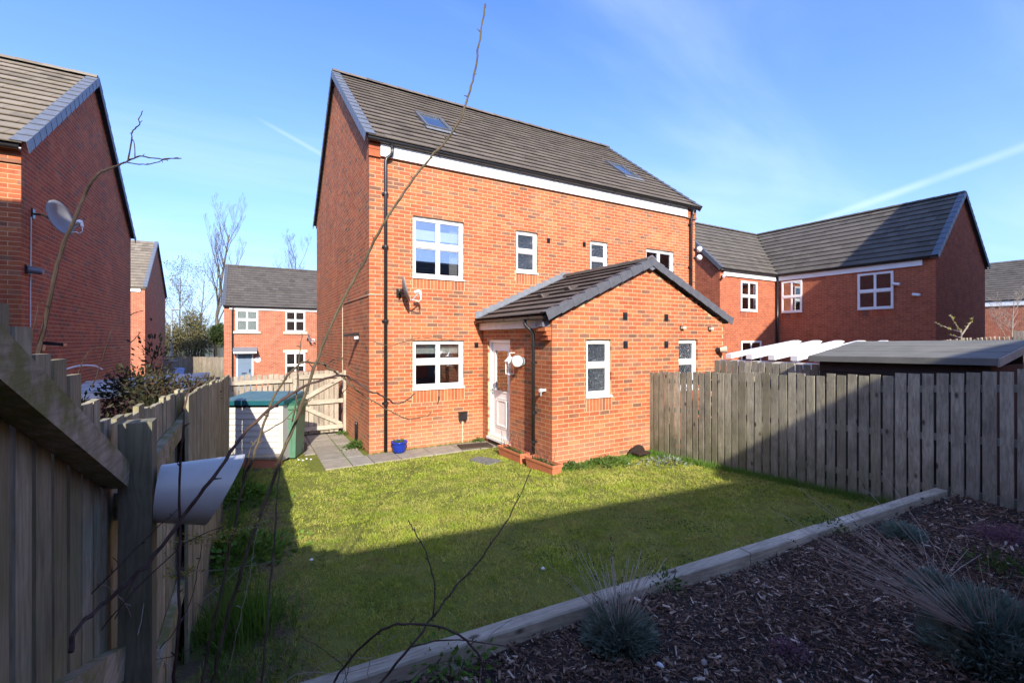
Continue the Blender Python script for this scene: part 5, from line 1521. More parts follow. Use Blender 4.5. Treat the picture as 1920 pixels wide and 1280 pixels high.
for x in (5.9, 7.6):
    for y in (-3.6, -4.9): m = MB(); m.box(x - .03, x + .08, y - .05, y + .05, 0, 1.655 if x < 6 else 1.855); m.build('post', M_PERGOLA, pg)
m = MB(); pass
nf = thing('board_fence', 'short run of grey boards rising behind the right fence, left of the shed', 'fence', (5.45, -4.2, 0), 'garden fences')
NB = Pieces('board', 'boarding', CUBE_V, CUBE_F, M_FENCE)
board_run(nf, NB, (5.42, -3.35), (5.42, -5.02), .118, .10, lambda x, y: 1.765, lambda x, y: 0., nrm=(-1,0,0)); NB.build()
rail(nf, (5.46, -3.35, 1.5), (5.46, -5.05, 1.5), .035, .075, M_FENCE)
ff = thing('board_fence', 'pale topped fence rising to the right behind the shed roof', 'fence', (10, -5, 0), 'garden fences')
FB = Pieces('board', 'boarding', CUBE_V, CUBE_F, M_FENCE_P)
pA, pB = at(1738, 640, 12.0), at(1930, 627, 8.0)
board_run(ff, FB, pA, pB, .16, .145, lambda x, y: float(np.interp(x, [pB[0], pA[0]], [2.235, 2.10])), lambda x, y: .0, nrm=(-.35,-.93,0)); FB.build()
rail(ff, (*pA[:2], 1.6), (*pB[:2], 1.72), .04, .09, M_FENCE_P, n=(.3,.9,0))
p_ = at(1912, 640, 8.1); m = MB(); m.box(p_[0]-.06, p_[0]+.06, p_[1]-.06, p_[1]+.06, 0, 2.30); m.build('post', M_FENCE_P, ff)

# ------------------------------------------------------------------ beyond the left fence: lean-to roof
lt = thing('lean_to_roof', 'low weathered whitish corrugated roof beyond the left fence', 'lean-to', (-3.6, 1.5, 0))
q0, q1, q2, q3 = at(138, 737, 6.4), at(384, 723, 8.2), at(393, 699, 11.0), at(162, 716, 9.2)
nc = 16
for k in range(nc):
    m = MB(); f0, f1 = k / nc, (k + 1) / nc
    pa, pb, pc_, pd = q0*(1-f0)+q3*f0, q0*(1-f1)+q3*f1, q1*(1-f1)+q2*f1, q1*(1-f0)+q2*f0
    mid0, mid1 = (pa+pb)*.5 + UV*.03, (pc_+pd)*.5 + UV*.03
    m.add([pa, mid0, pb, pc_, mid1, pd] + [p - UV*.012 for p in (pa, mid0, pb, pc_, mid1, pd)], [(0,5,4,1),(1,4,3,2),(7,10,11,6),(8,9,10,7),(0,1,7,6),(1,2,8,7),(3,4,10,9),(4,5,11,10),(2,3,9,8),(5,0,6,11)])
    m.build('roof_sheet', plain('grimy translucent sheet', (.50,.50,.47), .5, .25, 9, .1, dirt=((.22,.21,.18), .8)) if k == 0 else bpy.data.materials['grimy translucent sheet'], lt)
m = MB(); m.obox(q0 + (0,0,-.10), q1 - q0, (-.03,-.04,0), (0,0,.085)); m.build('beam', M_WHITE_OLD, lt); m = MB(); m.obox(q3 + (0,0,-.12), q2 - q3, (-.03,.04,0), (0,0,.085)); m.build('beam', M_WHITE_OLD, lt)
for p in (q0, q1, q2, q3): m = MB(); m.box(p[0]-.035, p[0]+.035, p[1]-.035, p[1]+.035, float(gz(*p[:2]))-.03, p[2]-.11); m.build('post', M_FENCE_P, lt)
ho = thing('hoop', 'thin white arched hoop against the far left gable above the fence', 'hoop', at(115, 700, 6.2))
m = MB(); m.tube([at(u, v, 6.2 + k*.12) for k, (u, v) in enumerate(((112,740),(113,698),(124,692),(136,688),(150,685),(165,684.5),(180,686),(192,692)))], .012, 6); m.build('hoop_tube', M_WHITE_OLD, ho)

# ------------------------------------------------------------------ street things
lp = thing('street_lamp', 'slim grey street lamp before the trees on the left', 'street lamp', at(322, 700, 40), None)
b0 = at(322, 705, 40); m = MB(); m.tube([b0 * (1,1,0) + UV*(-.9), b0 * (1,1,0) + UV*.6, b0 * (1,1,0) + UV*4.7], [.11, .10, .06], 8); m.build('pole', M_METAL, lp)
m = MB(); m.tube([b0*(1,1,0) + UV*4.7, b0*(1,1,0) + UV*4.78 + RV*.25, b0*(1,1,0) + UV*4.80 + RV*.9], .045, 6); m.build('arm', M_METAL, lp)
m = MB(); m.tube([b0*(1,1,0) + UV*4.78 + RV*.0, b0*(1,1,0) + UV*4.78 + RV*.75], [.09,.07], 8); m.build('lamp_head', M_METAL, lp)
bf = thing('board_fence', 'distant brown boarded fence below the trees left of the far house', 'fence', at(365, 690, 35), 'garden fences')
BB = Pieces('board', 'boarding', CUBE_V, CUBE_F, M_FENCE_P, 0)
board_run(bf, BB, at(296, 690, 37), at(424, 690, 31), .15, .142, lambda x, y: float(np.interp(x, [-7.6,-3.2], [.80,.93])), lambda x, y: -1.0, nrm=(0,-1,0), jit=.01); BB.build()
m = MB(); pa, pb = at(296, 690, 37.1), at(424, 690, 31.1); m.obox(pa*(1,1,0) + UV*.3, pb - pa*(1,1,1), (0,.05,0), (0,0,.1)); m.build('rail', M_FENCE_P, bf)
cb = at(321, 690, 33); t = thing('utility_cabinet', 'grey utility cabinet against the distant fence behind the street lamp', 'cabinet', cb)
m = MB(); m.box(cb[0]-.5, cb[0]+.35, cb[1]-.2, cb[1]+.2, -.85, .55); m.build('cabinet', M_LEAD, t); m = MB(); m.box(cb[0]-.54, cb[0]+.39, cb[1]-.24, cb[1]+.24, .553, .62); m.build('cabinet_cap', M_METAL, t)
bl = at(335, 700, 30); wheelie('blue recycling bin by the distant cabinet on the left', Vector((bl[0], bl[1], -.78)), .3, M_BLUEBIN, M_BLUEBIN)
for (u, lab) in ((604, 'left one of two white posts beyond the gate top'), (615, 'right one of two white posts beyond the gate top')):
    p_ = at(u, 690, 16); t = thing('bollard', lab, 'bollard', (p_[0], p_[1], -.6), 'white posts beyond the gate')
    m = MB(); m.lathe([(.001,-.6),(.09,-.6),(.09,1.15),(.06,1.22),(.06,1.30),(.001,1.32)], (p_[0], p_[1], 0), 12); m.build('shaft', M_WHITE, t)
# parked car behind the gate, roof showing
cp = at(560, 690, 17.5); cz = -.62
car = thing('parked_car', 'dark parked car beyond the gate with only its roof showing', 'car', (cp[0], cp[1], cz))
ca_ = np.array([1.,0,0]); cw = np.array([0,1.,0])
def cpt(x, y, z): return np.array([cp[0] + x, cp[1] + y, cz + z])
prof = [(-2.1,.35),(-2.12,.62),(-1.95,.80),(-1.1,.92),(-.45,1.42),(.55,1.46),(1.35,1.05),(2.0,.95),(2.1,.6),(2.08,.35)]
m = MB(); body = [(-2.1,.30),(-2.14,.62),(-1.95,.82),(-1.05,.93),(1.45,.98),(2.02,.92),(2.12,.6),(2.08,.30)]
m.prism([cpt(x, -.85, z) for x, z in body], (0, 1.7, 0)); m.build('body', M_CARPAINT, car)
m = MB(); cabn = [(-1.05,.935),(-.42,1.40),(-.1,1.47),(.55,1.47),(.95,1.38),(1.45,.985)]
lo = [cpt(x, -.74, z) for x, z in cabn]; hi = [cpt(x, .74, z) for x, z in cabn]
m.prism(lo, (0, 1.48, 0)); m.build('cabin', M_GLASS_DK if 'M_GLASS_DK' in globals() else M_BLACK, car)
m = MB(); m.prism([cpt(x, -.72, z) for x, z in ((-.40,1.42),(-.1,1.475),(.55,1.475),(.92,1.40),(.92,1.42),(.55,1.505),(-.1,1.505),(-.42,1.44))], (0, 1.44, 0)); m.build('roof', M_CARPAINT, car)
for x in (-1.3, 1.3):
    for s_ in (-1, 1):
        m = MB(); m.tube([cpt(x, s_*.70, .32), cpt(x, s_*.88, .32)], .32, 20); wh = m.build('wheel', M_RUBBER, car)
        m = MB(); m.tube([cpt(x, s_*.881, .32), cpt(x, s_*.895, .32)], .2, 14); m.build('rim', M_METAL, wh)
for y in (-.6, .6):
    m = MB(); m.obox(cpt(-2.10, y - .16, .62), (-.05,0,0), (0,.32,0), (0,0,.12)); m.build('headlight', M_BLIND, car)

# ------------------------------------------------------------------ trees
def branch_tree(name, label, base, height, spread, levels=5, seed=0, group=None, trunk_r=None, up=.8, kids=(3,5), mat=None, cat='tree', leafmat=None, nleaf=0, leafsize=.1, first=.28):
    R = random.Random(seed); base = np.array(base, float)
    t = thing(name, label, cat, base, group)
    mt = mat or M_BARK
    tr = MB(); cr = MB(); tips = []
    trunk_r = trunk_r or height * .012
    def grow(mb, p, d, L, r, lev):
        n = 5 if lev > 1 else 3; pts = [p]; rad = [r]; q = p.copy(); dd = d.copy()
        for i in range(n):
            dd = dd + np.array([R.gauss(0,.10), R.gauss(0,.10), R.gauss(.05,.06)]) * (1.2 if lev < levels else .35); dd /= np.linalg.norm(dd)
            q = q + dd * L / n; pts.append(q.copy()); rad.append(max(r * (1 - .72 * (i+1)/n), .003))
        mb.tube(pts, rad, 6 if lev >= levels - 1 else 3, False)
        tips.append((pts[-1], dd)); 
        if lev <= 1: return
        nb = R.randint(*kids) + (6 if lev == levels else 0)
        for k in range(nb):
            f = first + (1 - first) * (k + R.random()) / nb if lev == levels else .2 + .8 * (k + R.random()) / nb
            x = f * n; i = min(int(x), n-1); pp = pts[i] + (pts[i+1] - pts[i]) * (x - i)
            a = R.random() * 6.283; s = np.array([math.cos(a), math.sin(a), 0]) * spread + np.array([0,0,up]) + dd * .35
            s /= np.linalg.norm(s)
            grow(cr, pp, s, L * (.50 if lev == levels else .58) * (1.12 - f * .62) * R.uniform(.75,1.15), max(r * (1 - .72*f) * .52, .004), lev - 1)
    grow(tr, base, np.array([0,0,1.]), height, trunk_r, levels)
    tk = tr.build('trunk', mt, t, True)
    cr.build('branches', mt, tk, True)['kind'] = 'stuff'
    if leafmat is not None:
        T_ = np.array([p for p, _ in tips]); idx = rng.integers(0, len(T_), nleaf)
        c = T_[idx] + rng.normal(0, leafsize * 1.5, (nleaf, 3)); d = rng.normal(size=(nleaf, 3)) + [0,0,.4]
        leaves('crown', c, d, leafsize, leafsize*.55, leafmat, t)
    return t
def bush(name, label, c, rx, ry, rz, n, size, mat, nstem=14, group=None, cat='bush', stemmat=None, clumps=14, seed=1, hollow=.5):
    R = np.random.default_rng(seed); c = np.array(c, float)
    t = thing(name, label, cat, (c[0], c[1], c[2] - rz), group)
    m = MB()
    ctr = []
    for k in range(clumps):
        d = R.normal(size=3); d /= np.linalg.norm(d); d[2] = abs(d[2]) * 1.15 - .25
        ctr.append(c + d * [rx, ry, rz] * R.uniform(.35, .85))
    ctr = np.array(ctr)
    for k in range(nstem):
        e = ctr[k % clumps]; b = np.array([c[0] + R.uniform(-.3,.3)*rx, c[1] + R.uniform(-.3,.3)*ry, c[2] - rz]); mid = (b + e) * .5 + R.normal(size=3) * .1 * rx
        m.tube([b, mid, e, e + (e - mid) * .5], [.012*rx+.004, .009*rx+.003, .005*rx+.002, .002], 4, False)
    m.build('stem', stemmat or M_TWIG, t)['kind'] = 'stuff'
    idx = R.integers(0, clumps, n); rr = min(rx, rz) * .42
    o = R.normal(size=(n, 3)); o /= np.linalg.norm(o, axis=1, keepdims=True)
    o *= (R.uniform(0, 1, (n, 1)) ** .45) * rr * R.uniform(.7,1.25,(clumps,1))[idx]
    P = ctr[idx] + o
    P[:, 2] = np.maximum(P[:, 2], c[2] - rz + .02)
    leaves('crown', P, o + R.normal(size=(n,3)) * rr * .5 + [0,0,rr*.3], size, size*.5, mat, t)
    return t
TG = 'trees behind the distant fence'
branch_tree('bare_tree', 'tall bare tree left of the far house across the road', at(404, 700, 44) * (1,1,0) + UV*-1, 13.6, .50, 5, 3, TG, .20, 1.0, (5,7), first=.30)
branch_tree('bare_tree', 'bare tree top showing above the roof across the road', at(553, 700, 48) * (1,1,0) + UV*-1, 12.0, .75, 5, 9, TG, .16, .9, (5,7), first=.35)
branch_tree('bare_tree', 'small twiggy budding tree behind the street lamp', at(335, 700, 46) * (1,1,0) + UV*-1, 9.6, .9, 4, 21, TG, .10, .7, (6,8), leafmat=M_OLIVE, nleaf=900, leafsize=.16, first=.2)
branch_tree('bare_tree', 'slender bare tree between the street lamp and the tall bare tree', at(371, 700, 43) * (1,1,0) + UV*-1, 8.8, .85, 4, 31, TG, .09, .7, (6,8), leafmat=M_OLIVE, nleaf=500, leafsize=.16, first=.2)
bush('shrub', 'broad olive green shrub in early leaf above the distant fence', at(362, 640, 41), 2.3, 1.8, 3.0, 5200, .20, M_OLIVE, 60, TG, seed=3, clumps=26)
bush('shrub', 'darker scrub low beside the second house, above the distant fence', at(322, 650, 43), 1.8, 1.6, 2.5, 3600, .18, M_OLIVE, 44, TG, seed=5, clumps=20)
bush('ivy_tree', 'dark ivy covered trunk beside the left edge of the far house', at(408, 640, 38), .75, .8, 2.4, 3000, .17, M_IVY, 12, TG, 'tree', seed=8, clumps=22)
branch_tree('bare_tree', 'leafless pinkish shrub by the far right house', at(1895, 640, 24) * (1,1,0), 4.2, 1.0, 4, 41, None, .05, .6, (6,8), M_TWIG_DRY, first=.15)
# pale budding shrub over the fence behind the shed
t = thing('budding_shrub', 'few pale budding stems standing above the fence behind the shed', 'shrub', at(1800, 640, 9.0) * (1,1,0))
m = MB(); bud = []
for pl_ in (((1805,690),(1803,640),(1802,622),(1793,610),(1785,597),(1781,590)), ((1802,622),(1785,618),(1768,611),(1752,604)), ((1803,628),(1812,615),(1820,603),(1824,597)), ((1803,634),(1790,630),(1778,627))):
    pts = [at(u, v, 9.0 + .2*math.sin(i + u)) for i, (u, v) in enumerate(pl_)]
    m.tube(pts, [.016 - .012*i/len(pts) for i in range(len(pts))], 5); bud += [a + (b-a)*f for a, b in zip(pts[1:-1], pts[2:]) for f in np.linspace(0,1,9)]
m.build('stem', M_TWIG_DRY, t)
bud = np.array(bud); leaves('bud', bud, rng.normal(size=bud.shape) + [0,0,.6], .05, .025, M_YELLOW, t)
# glossy shrub beyond the left fence
bush('glossy_shrub', 'dark red and green glossy leaved shrub between the left fence and the pale lean-to roof', at(252, 775, 4.9), .95, .75, .55, 3600, .062, M_PHOT, 50, None, seed=12, clumps=30)
t = thing('shrub_shoot', 'single upright reddish leafy shoot above the pale lean-to roof', 'shrub', at(282, 720, 6.0) * (1,1,0) + UV*.3)
m = MB(); pts = [at(283, 760, 6.0), at(281, 720, 6.0), at(282, 690, 6.0), at(290, 655, 6.0)]; m.tube(pts, [.012,.01,.008,.004], 5); m.build('stem', M_TWIG_RED, t)
q = rng.normal(size=(150,3)) * [.10,.10,.14]; leaves('leaf', at(290, 668, 6.0) + q, q + [0,0,.1], .07, .035, M_PHOT, t)

# ------------------------------------------------------------------ lawn grass
def blades(name, P, h, w, lean, mat, kind='stuff'):
    n = len(P); a = rng.uniform(0, 2*math.pi, n); s = np.stack([np.cos(a), np.sin(a), np.zeros(n)], 1)
    b = rng.uniform(0, 2*math.pi, n); l = np.stack([np.cos(b), np.sin(b), np.zeros(n)], 1) * (lean * np.abs(rng.normal(size=n)) * h)[:, None]
    hv = (h * rng.uniform(.6, 1.3, n)); W = (w * rng.uniform(.7, 1.3, n))[:, None]
    p0 = P - s * W * .5; p1 = P + s * W * .5; p2 = P + l * .45 + UV * (hv * .6)[:, None] + s * W * .32; p4 = P + l * .45 + UV * (hv * .6)[:, None] - s * W * .32
    p3 = P + l + UV * hv[:, None]
    V = np.stack([p0, p1, p2, p4, p3], 1).reshape(-1, 3); B = np.arange(n)[:, None] * 5
    F = np.concatenate([B + np.array([[0,1,2]]), B + np.array([[0,2,3]]), B + np.array([[3,2,4]])])
    return np_mesh(name, V, F, mat, None, kind)
def lawn_pts(n):
    x = rng.uniform(-2.2, XF - .02, n); y = rng.uniform(-6.72, 2.2, n)
    ok = y > sleeper_y(x) - .0
    ok &= ~((x > -1.07) & (x < -.05) & (y > -.72))
    ok &= ~((x > -.08) & (x < 2.37) & (y > -.70 + .02 * np.sin(x * 9)))
    ok &= ~((x > PX0 - .02) & (y > PY - .01))
    ok &= ~((x > 1.42) & (x < 1.88) & (y > -1.74) & (y < -1.30) & (y > -1.36 - (x - 1.42) * .9 - .05) & (y < -1.2 - (x - 1.66) * 1.6))
    ok &= ~((x < -1.0) & (y > .3))
    x, y = x[ok], y[ok]
    D = (np.stack([x, y, 0*x], 1) - CAM) @ DV
    keep = rng.uniform(0, 1, len(x)) < np.clip(3.6 / np.maximum(D, 1.0), .25, 1)
    return x[keep], y[keep]
# longer growth along the left fence, by the porch and against the right boards
def fnoise(x, y, s, seed):
    R = np.random.default_rng(seed).uniform(0, 1, (64, 64)); X = x / s; Y = y / s
    i = np.floor(X).astype(int); j = np.floor(Y).astype(int); fx_ = X - i; fy_ = Y - j
    fx_ = fx_*fx_*(3-2*fx_); fy_ = fy_*fy_*(3-2*fy_); g = lambda a, b: R[a % 64, b % 64]
    return (g(i,j)*(1-fx_) + g(i+1,j)*fx_)*(1-fy_) + (g(i,j+1)*(1-fx_) + g(i+1,j+1)*fx_)*fy_
def strip(n, fx, hgt, wid=.006, mat=None, lean=.7, name='edge_grass'):
    P = fx(n); P = np.stack([P[0], P[1], gz(P[0], P[1])], 1)
    return blades(name, P, hgt * rng.uniform(.35, 1.1, len(P)), wid, lean, mat or M_GRASS_LONG)
def ledge(n):
    y = rng.uniform(-6.2, .1, n); c = np.sin(y*3.3) * .12 + np.sin(y*8.7)*.06
    return -2.14 + np.abs(rng.normal(0, .17, n)) * (1 + c*3).clip(.2), y
x, y = lawn_pts(760000)
D = (np.stack([x, y, 0*x], 1) - CAM) @ DV
n1 = fnoise(x, y, .55, 1); n2 = fnoise(x, y, .16, 2); n3 = fnoise(x, y, .05, 3)
dens = -.55 * np.clip((-1.5 - x) / .3, 0, 1) * (n1 < .62) * (y < -.6) + .42 + .9 * (n2 - .35) + .8 * (n3 - .45) + .5 * (n1 - .5)
k_ = rng.uniform(0, 1, len(x)) < np.clip(dens, .06, 1)
x, y, D, n1, n2, n3 = (q[k_] for q in (x, y, D, n1, n2, n3))
h = (.014 + .022 * n2 * n1 + .016 * np.clip(n3 - .4, 0, 1)) + .016 * (rng.uniform(0, 1, len(x)) > .95)
w = np.clip(.0042 + .0008 * (D - 3), .0040, .0085)
blades('grass', np.stack([x, y, gz(x, y) + .002], 1), np.maximum(h, .009), w, 1.0, M_GRASS)
# broad leaved weeds and clover through the turf
xx, yy = lawn_pts(30000); kk = fnoise(xx, yy, .35, 9) > .70; xx, yy = xx[kk], yy[kk]
P_ = np.stack([xx, yy, gz(xx, yy) + rng.uniform(.006, .022, len(xx))], 1)
leaves('clover', P_, rng.normal(size=P_.shape) * [1, 1, .25] + [0, 0, .2], .024, .017, M_WEED, None, 'stuff')
strip(5200, ledge, .10)
strip(2600, lambda n: (rng.uniform(2.4, 4.55, n), PY - np.abs(rng.normal(0, .16, n)) - .01), .09)
strip(5200, lambda n: (XF - .02 - np.abs(rng.normal(0, .09, n)), rng.uniform(-6.6, PY, n)), .10)
strip(3000, lambda n: (lambda x: (x, sleeper_y(x) + np.abs(rng.normal(0, .04, n)) + .004))(rng.uniform(-2.1, 4.5, n)), .07)
strip(900, lambda n: (rng.uniform(.0, 2.3, n), -.03 - np.abs(rng.normal(0, .018, n))), .06)
strip(900, lambda n: (rng.normal(-2.0, .13, n), rng.normal(-5.05, .12, n)), .26, .009, M_GRASS_LONG, .45, 'grass_tuft')
strip(500, lambda n: (-.44 + rng.normal(0,.02,n), rng.uniform(-.6, 1.8, n)), .04)
def weed(label, c, r, n, size, mat=None, hgt=.10):
    t = thing('weed_clump', label, 'weeds', (c[0], c[1], 0), 'weeds along the walls')
    m = MB(); q = rng.normal(size=(n, 3)) * [r, r, 0]; 
    P = np.array([c[0], c[1], float(gz(c[0], c[1]))]) + q; P[:, 2] += rng.uniform(.01, hgt, n) * np.exp(-(q[:,0]**2 + q[:,1]**2) / (2*r*r))
    leaves('leaves', P, q + rng.normal(size=(n,3)) * r * .6 + [0,0,r], size, size*.55, mat or M_WEED, t)
    for k in range(9):
        a = P[k*3]; m.tube([np.array([a[0], a[1], float(gz(a[0], a[1]))-.01]), a], [.003, .002], 4)
    m.build('stems', M_WEED, t)['kind'] = 'stuff'
weed('green weed clump at the foot of the shaded side wall by the black pipe', (-.10, .62), .12, 420, .06, None, .16)
weed('small weeds at the gate post foot by the brick side wall', (-.12, 2.1), .09, 160, .045)
weed('low leafy weeds along the porch front left of the shaded chair', (3.35, PY - .16), .28, 700, .055, None, .10)
weed('low leafy weeds at the porch corner right of the terracotta trough', (2.65, PY - .15), .13, 320, .05, None, .12)
weed('daffodil like grey green weeds on the lit lawn near the right fence', (4.15, -3.35), .18, 110, .07, M_LAV, .12)
weed('thin green weeds at the wall beside the door mat', (2.2, -.12), .07, 120, .05)
weed('leafy weeds below the pale pipe at the foot of the left fence', (-2.02, -3.6), .22, 700, .08, M_GRASS_LONG, .22)
weed('leafy weeds at the foot of the left fence near the store', (-2.0, -1.6), .20, 520, .08, M_GRASS_LONG, .20)
# a few small stones and fallen petals on the lawn
for i, (u, v) in enumerate(((584, 1069), (1018, 1102), (560, 862), (575, 860), (583, 861), (568, 863))):
    q = rayv(u, v); tt = (.02 - CAM[2]) / q[2]; P = CAM + q * tt; P[2] = float(gz(P[0], P[1]))
    t = tag(MB().lathe([(.001,0),(.014,.004),(.018,.014),(.010,.022),(.001,.024)], P + UV*.012, 7).build('pebble', M_PETAL), ['small white pebble on the shaded lawn below the corner of the shadow', 'small white pebble on the shaded lawn beside the upright twig', 'leftmost of four white petals on the sunlit grass beside the store', 'rightmost but one white petal on the sunlit grass beside the store', 'rightmost white petal on the sunlit grass beside the store', 'nearest white petal on the sunlit grass beside the store'][i], 'pebble' if i < 2 else 'petal', 'white petals by the store' if i >= 2 else 'pebbles on the lawn')

# ------------------------------------------------------------------ bark mulch
def chips(n, xr, yr, smin, smax, name):
    x = rng.uniform(*xr, n); y = rng.uniform(*yr, n); ok = (y < sleeper_y(x) - .12)
    x, y = x[ok], y[ok]; n = len(x)
    L = smin + (smax - smin) * rng.uniform(0, 1, n) ** 3.2; W = L * rng.uniform(.16, .5, n); H = np.minimum(W * rng.uniform(.25, .6, n), .009)
    c = np.stack([x, y, bed_z(x, y) + rng.uniform(-.004, .022, n)], 1)
    a = rng.uniform(0, 2*math.pi, n); e = rng.normal(0, .30, n)
    d = np.stack([np.cos(a)*np.cos(e), np.sin(a)*np.cos(e), np.sin(e)], 1)
    r_ = rng.normal(0, .35, (n, 3)) + [0,0,1]; s = np.cross(r_, d); s /= np.linalg.norm(s, axis=1, keepdims=True); u = np.cross(d, s)
    T = CUBE_V * np.ones(3)
    tap = rng.uniform(.35, 1.0, (n, 2)); V = np.empty((n, 8, 3)); sk = rng.uniform(-.25,.25,(n,8))
    for k in range(8):
        f = tap[:, 0] if T[k, 0] < 0 else tap[:, 1]
        V[:, k] = c + d * (L * (T[k, 0] + .3*sk[:,k]))[:, None] + s * (W * T[k, 1] * f)[:, None] + u * (H * T[k, 2] * f)[:, None]
    F = (CUBE_F[None] + (np.arange(n) * 8)[:, None, None]).reshape(-1, 4)
    return np_mesh(name, V.reshape(-1, 3), F, M_MULCH, None, 'stuff')
chips(26000, (-1.9, XF - .03), (-8.6, -6.3), .012, .060, 'bark_chips')
chips(44000, (-1.2, 3.2), (-7.9, -6.35), .006, .034, 'bark_chips')
chips(9000, (1.0, XF - .03), (-9.6, -6.5), .012, .055, 'bark_chips')
for i, (u, v, s_, lab) in enumerate(((1320, 1248, .055, 'large pale bark piece near the bottom of the mulch bed'), (1238, 1262, .045, 'whitish stone at the bottom edge of the mulch bed'), (1150, 1222, .03, 'pale stone left of the lavender at the bed edge'), (1798, 1048, .028, 'pale stone between the small lavender tufts'))):
    q = rayv(u, v); P = CAM + q * ((.47 - CAM[2]) / q[2]); P[2] = float(bed_z(P[0], P[1])) + .018
    m = MB(); a = .6 + i
    m.lathe([(.001,-.010), (s_*.42,-.006), (s_*.5,.003), (s_*.3,.010), (.001,.012)], (0,0,0), 7)
    m.xform(Matrix.Translation(Vector(P)) @ Matrix.Rotation(a, 4, 'Z') @ Matrix.Diagonal((1.0,.55,1,1)))
    tag(m.build('stone', M_PETAL if i == 1 else M_TWIG_DRY), lab, 'stone', 'pale pieces in the mulch')

# ------------------------------------------------------------------ plants in the bed
def lavender(label, c, r, hgt, n, nstalk, slen, lean=(0,0,0), fan=.55, lsz=.055):
    t = thing('lavender', label, 'lavender', c, 'lavender plants in the bark bed')
    c = np.array(c, float); m = MB()
    u = rng.normal(size=(n, 3)); u[:, 2] = np.abs(u[:, 2]) * .9 + .05; u /= np.linalg.norm(u, axis=1, keepdims=True)
    q = rng.uniform(.30, 1, (n, 1)) ** .6 * (1 + .22*np.sin(u[:, :1]*9 + 3*u[:, 1:2])*np.cos(u[:, 1:2]*8))
    P = c + u * q * [r, r, hgt]
    leaves('foliage', P, u * [1, 1, .8] + rng.normal(size=(n, 3)) * .38 + [0, 0, .35], lsz, lsz * .14, M_LAV, t)
    for k in range(26):
        i = rng.integers(0, n); m.tube([c + u[i]*[r*.1, r*.1, 0], c + u[i]*[r*.55, r*.55, hgt*.5], P[i]], [.006,.004,.002], 4, False)
    m.build('woody_stem', M_TWIG, t)['kind'] = 'stuff'
    m = MB(); hd_ = []
    lean = np.array(lean, float)
    for k in range(nstalk):
        d = np.array([random.gauss(0, fan), random.gauss(0, fan), 1.0]) + lean * random.uniform(.6, 1.25); d /= np.linalg.norm(d)
        b = c + np.array([d[0]*r*.6, d[1]*r*.6, hgt*.55]); L = slen * random.uniform(.55, 1.15); sag = np.array([d[0], d[1], 0]) * L * random.uniform(0,.16)
        e = b + d * L + sag - UV * L * random.uniform(0,.06)
        m.tube([b, b + d * L * .5, e], [.0023, .0018, .0013], 3, False)
        if random.random() < .6:
            for j in range(7): hd_.append((e + (e - b) / L * .006 * j, d))
    m.build('stalks', M_LAVSTALK, t)['kind'] = 'stuff'
    hd_ = [(p, d) for p, d in hd_]
    if hd_: leaves('seed_head', [p for p, _ in hd_], [d + rng.normal(size=3)*.5 for _, d in hd_], .012, .006, M_TWIG_RED, t)
    return t
def bedpt(u, v, z=None):
    q = rayv(u, v); P = CAM + q * ((.47 - CAM[2]) / q[2]); P[2] = float(bed_z(P[0], P[1])); return P
lavender('clump of green grey lavender with upright dry stalks against the sleeper edging', bedpt(1160, 1205), .18, .155, 4600, 60, .38, (.0,.08,.0), .40)
lavender('large grey lavender at the bottom right with long dry stalks leaning left', bedpt(1865, 1262), .27, .29, 7500, 52, .80, (-.95,.60,0), .45, .065)
lavender('small grey lavender tuft in the middle of the right side of the mulch', bedpt(1692, 1010), .13, .10, 1300, 0, .3)
lavender('small grey lavender tuft just above the large one on the right', bedpt(1752, 1112), .12, .10, 1300, 6, .3)
def heather(label, c, r, n, mat):
    t = thing('heather', label, 'heather', c, 'heather plants in the bark bed'); c = np.array(c, float)
    u = rng.normal(size=(n, 3)); u[:, 2] = np.abs(u[:, 2]); u /= np.linalg.norm(u, axis=1, keepdims=True)
    P = c + u * rng.uniform(.2, 1, (n, 1)) * [r, r*.8, r*.42]; m = MB()
    for k in range(40):
        i = rng.integers(0, n); m.tube([c, (c + P[i])*.5 + UV*.01, P[i]], [.003,.002,.001], 3, False)
    m.build('stems', M_TWIG_RED, t)['kind'] = 'stuff'
    leaves('flowers', P, u + rng.normal(size=(n,3))*.5, .013, .008, mat, t)
heather('purple heather near the bottom of the mulch bed, in front', bedpt(1478, 1232), .13, 900, M_HEATH)
heather('pinkish purple heather by the right edge below the fence', bedpt(1885, 1022), .30, 2600, M_HEATH)
t = weed('small green seedlings against the bed side of the sleeper at its left', tuple(bedpt(1010, 1200)[:2]), .09, 200, .04); t = None
for (u, v, r_, n_, sz, lab) in ((840, 1240, .10, 240, .045, 'blue green seedlings in the bed behind the arching twig'), (1552, 998, .07, 160, .035, 'small green plant against the sleeper in the middle of the bed'), (1245, 1108, .06, 140, .035, 'small green plant by the sleeper right of the stalky lavender'), (1885, 1085, .10, 200, .04, 'brownish low shrub above the large lavender')):
    P = bedpt(u, v); t = thing('seedling_clump', lab, 'plant', P, 'small plants in the bark bed')
    q = rng.normal(size=(n_, 3)) * [r_, r_, .0]; q[:, 2] = rng.uniform(.01, .09, n_)
    leaves('leaves', P + q, q + rng.normal(size=(n_,3))*r_*.7, sz, sz*.5, M_WEED if u != 840 else M_GRASS_LONG, t)
    m = MB()
    for k in range(8): m.tube([P + q[k]*[.6,.6,0] - UV*.01, P + q[k]], [.003,.002], 4)
    m.build('stems', M_TWIG, t)['kind'] = 'stuff'

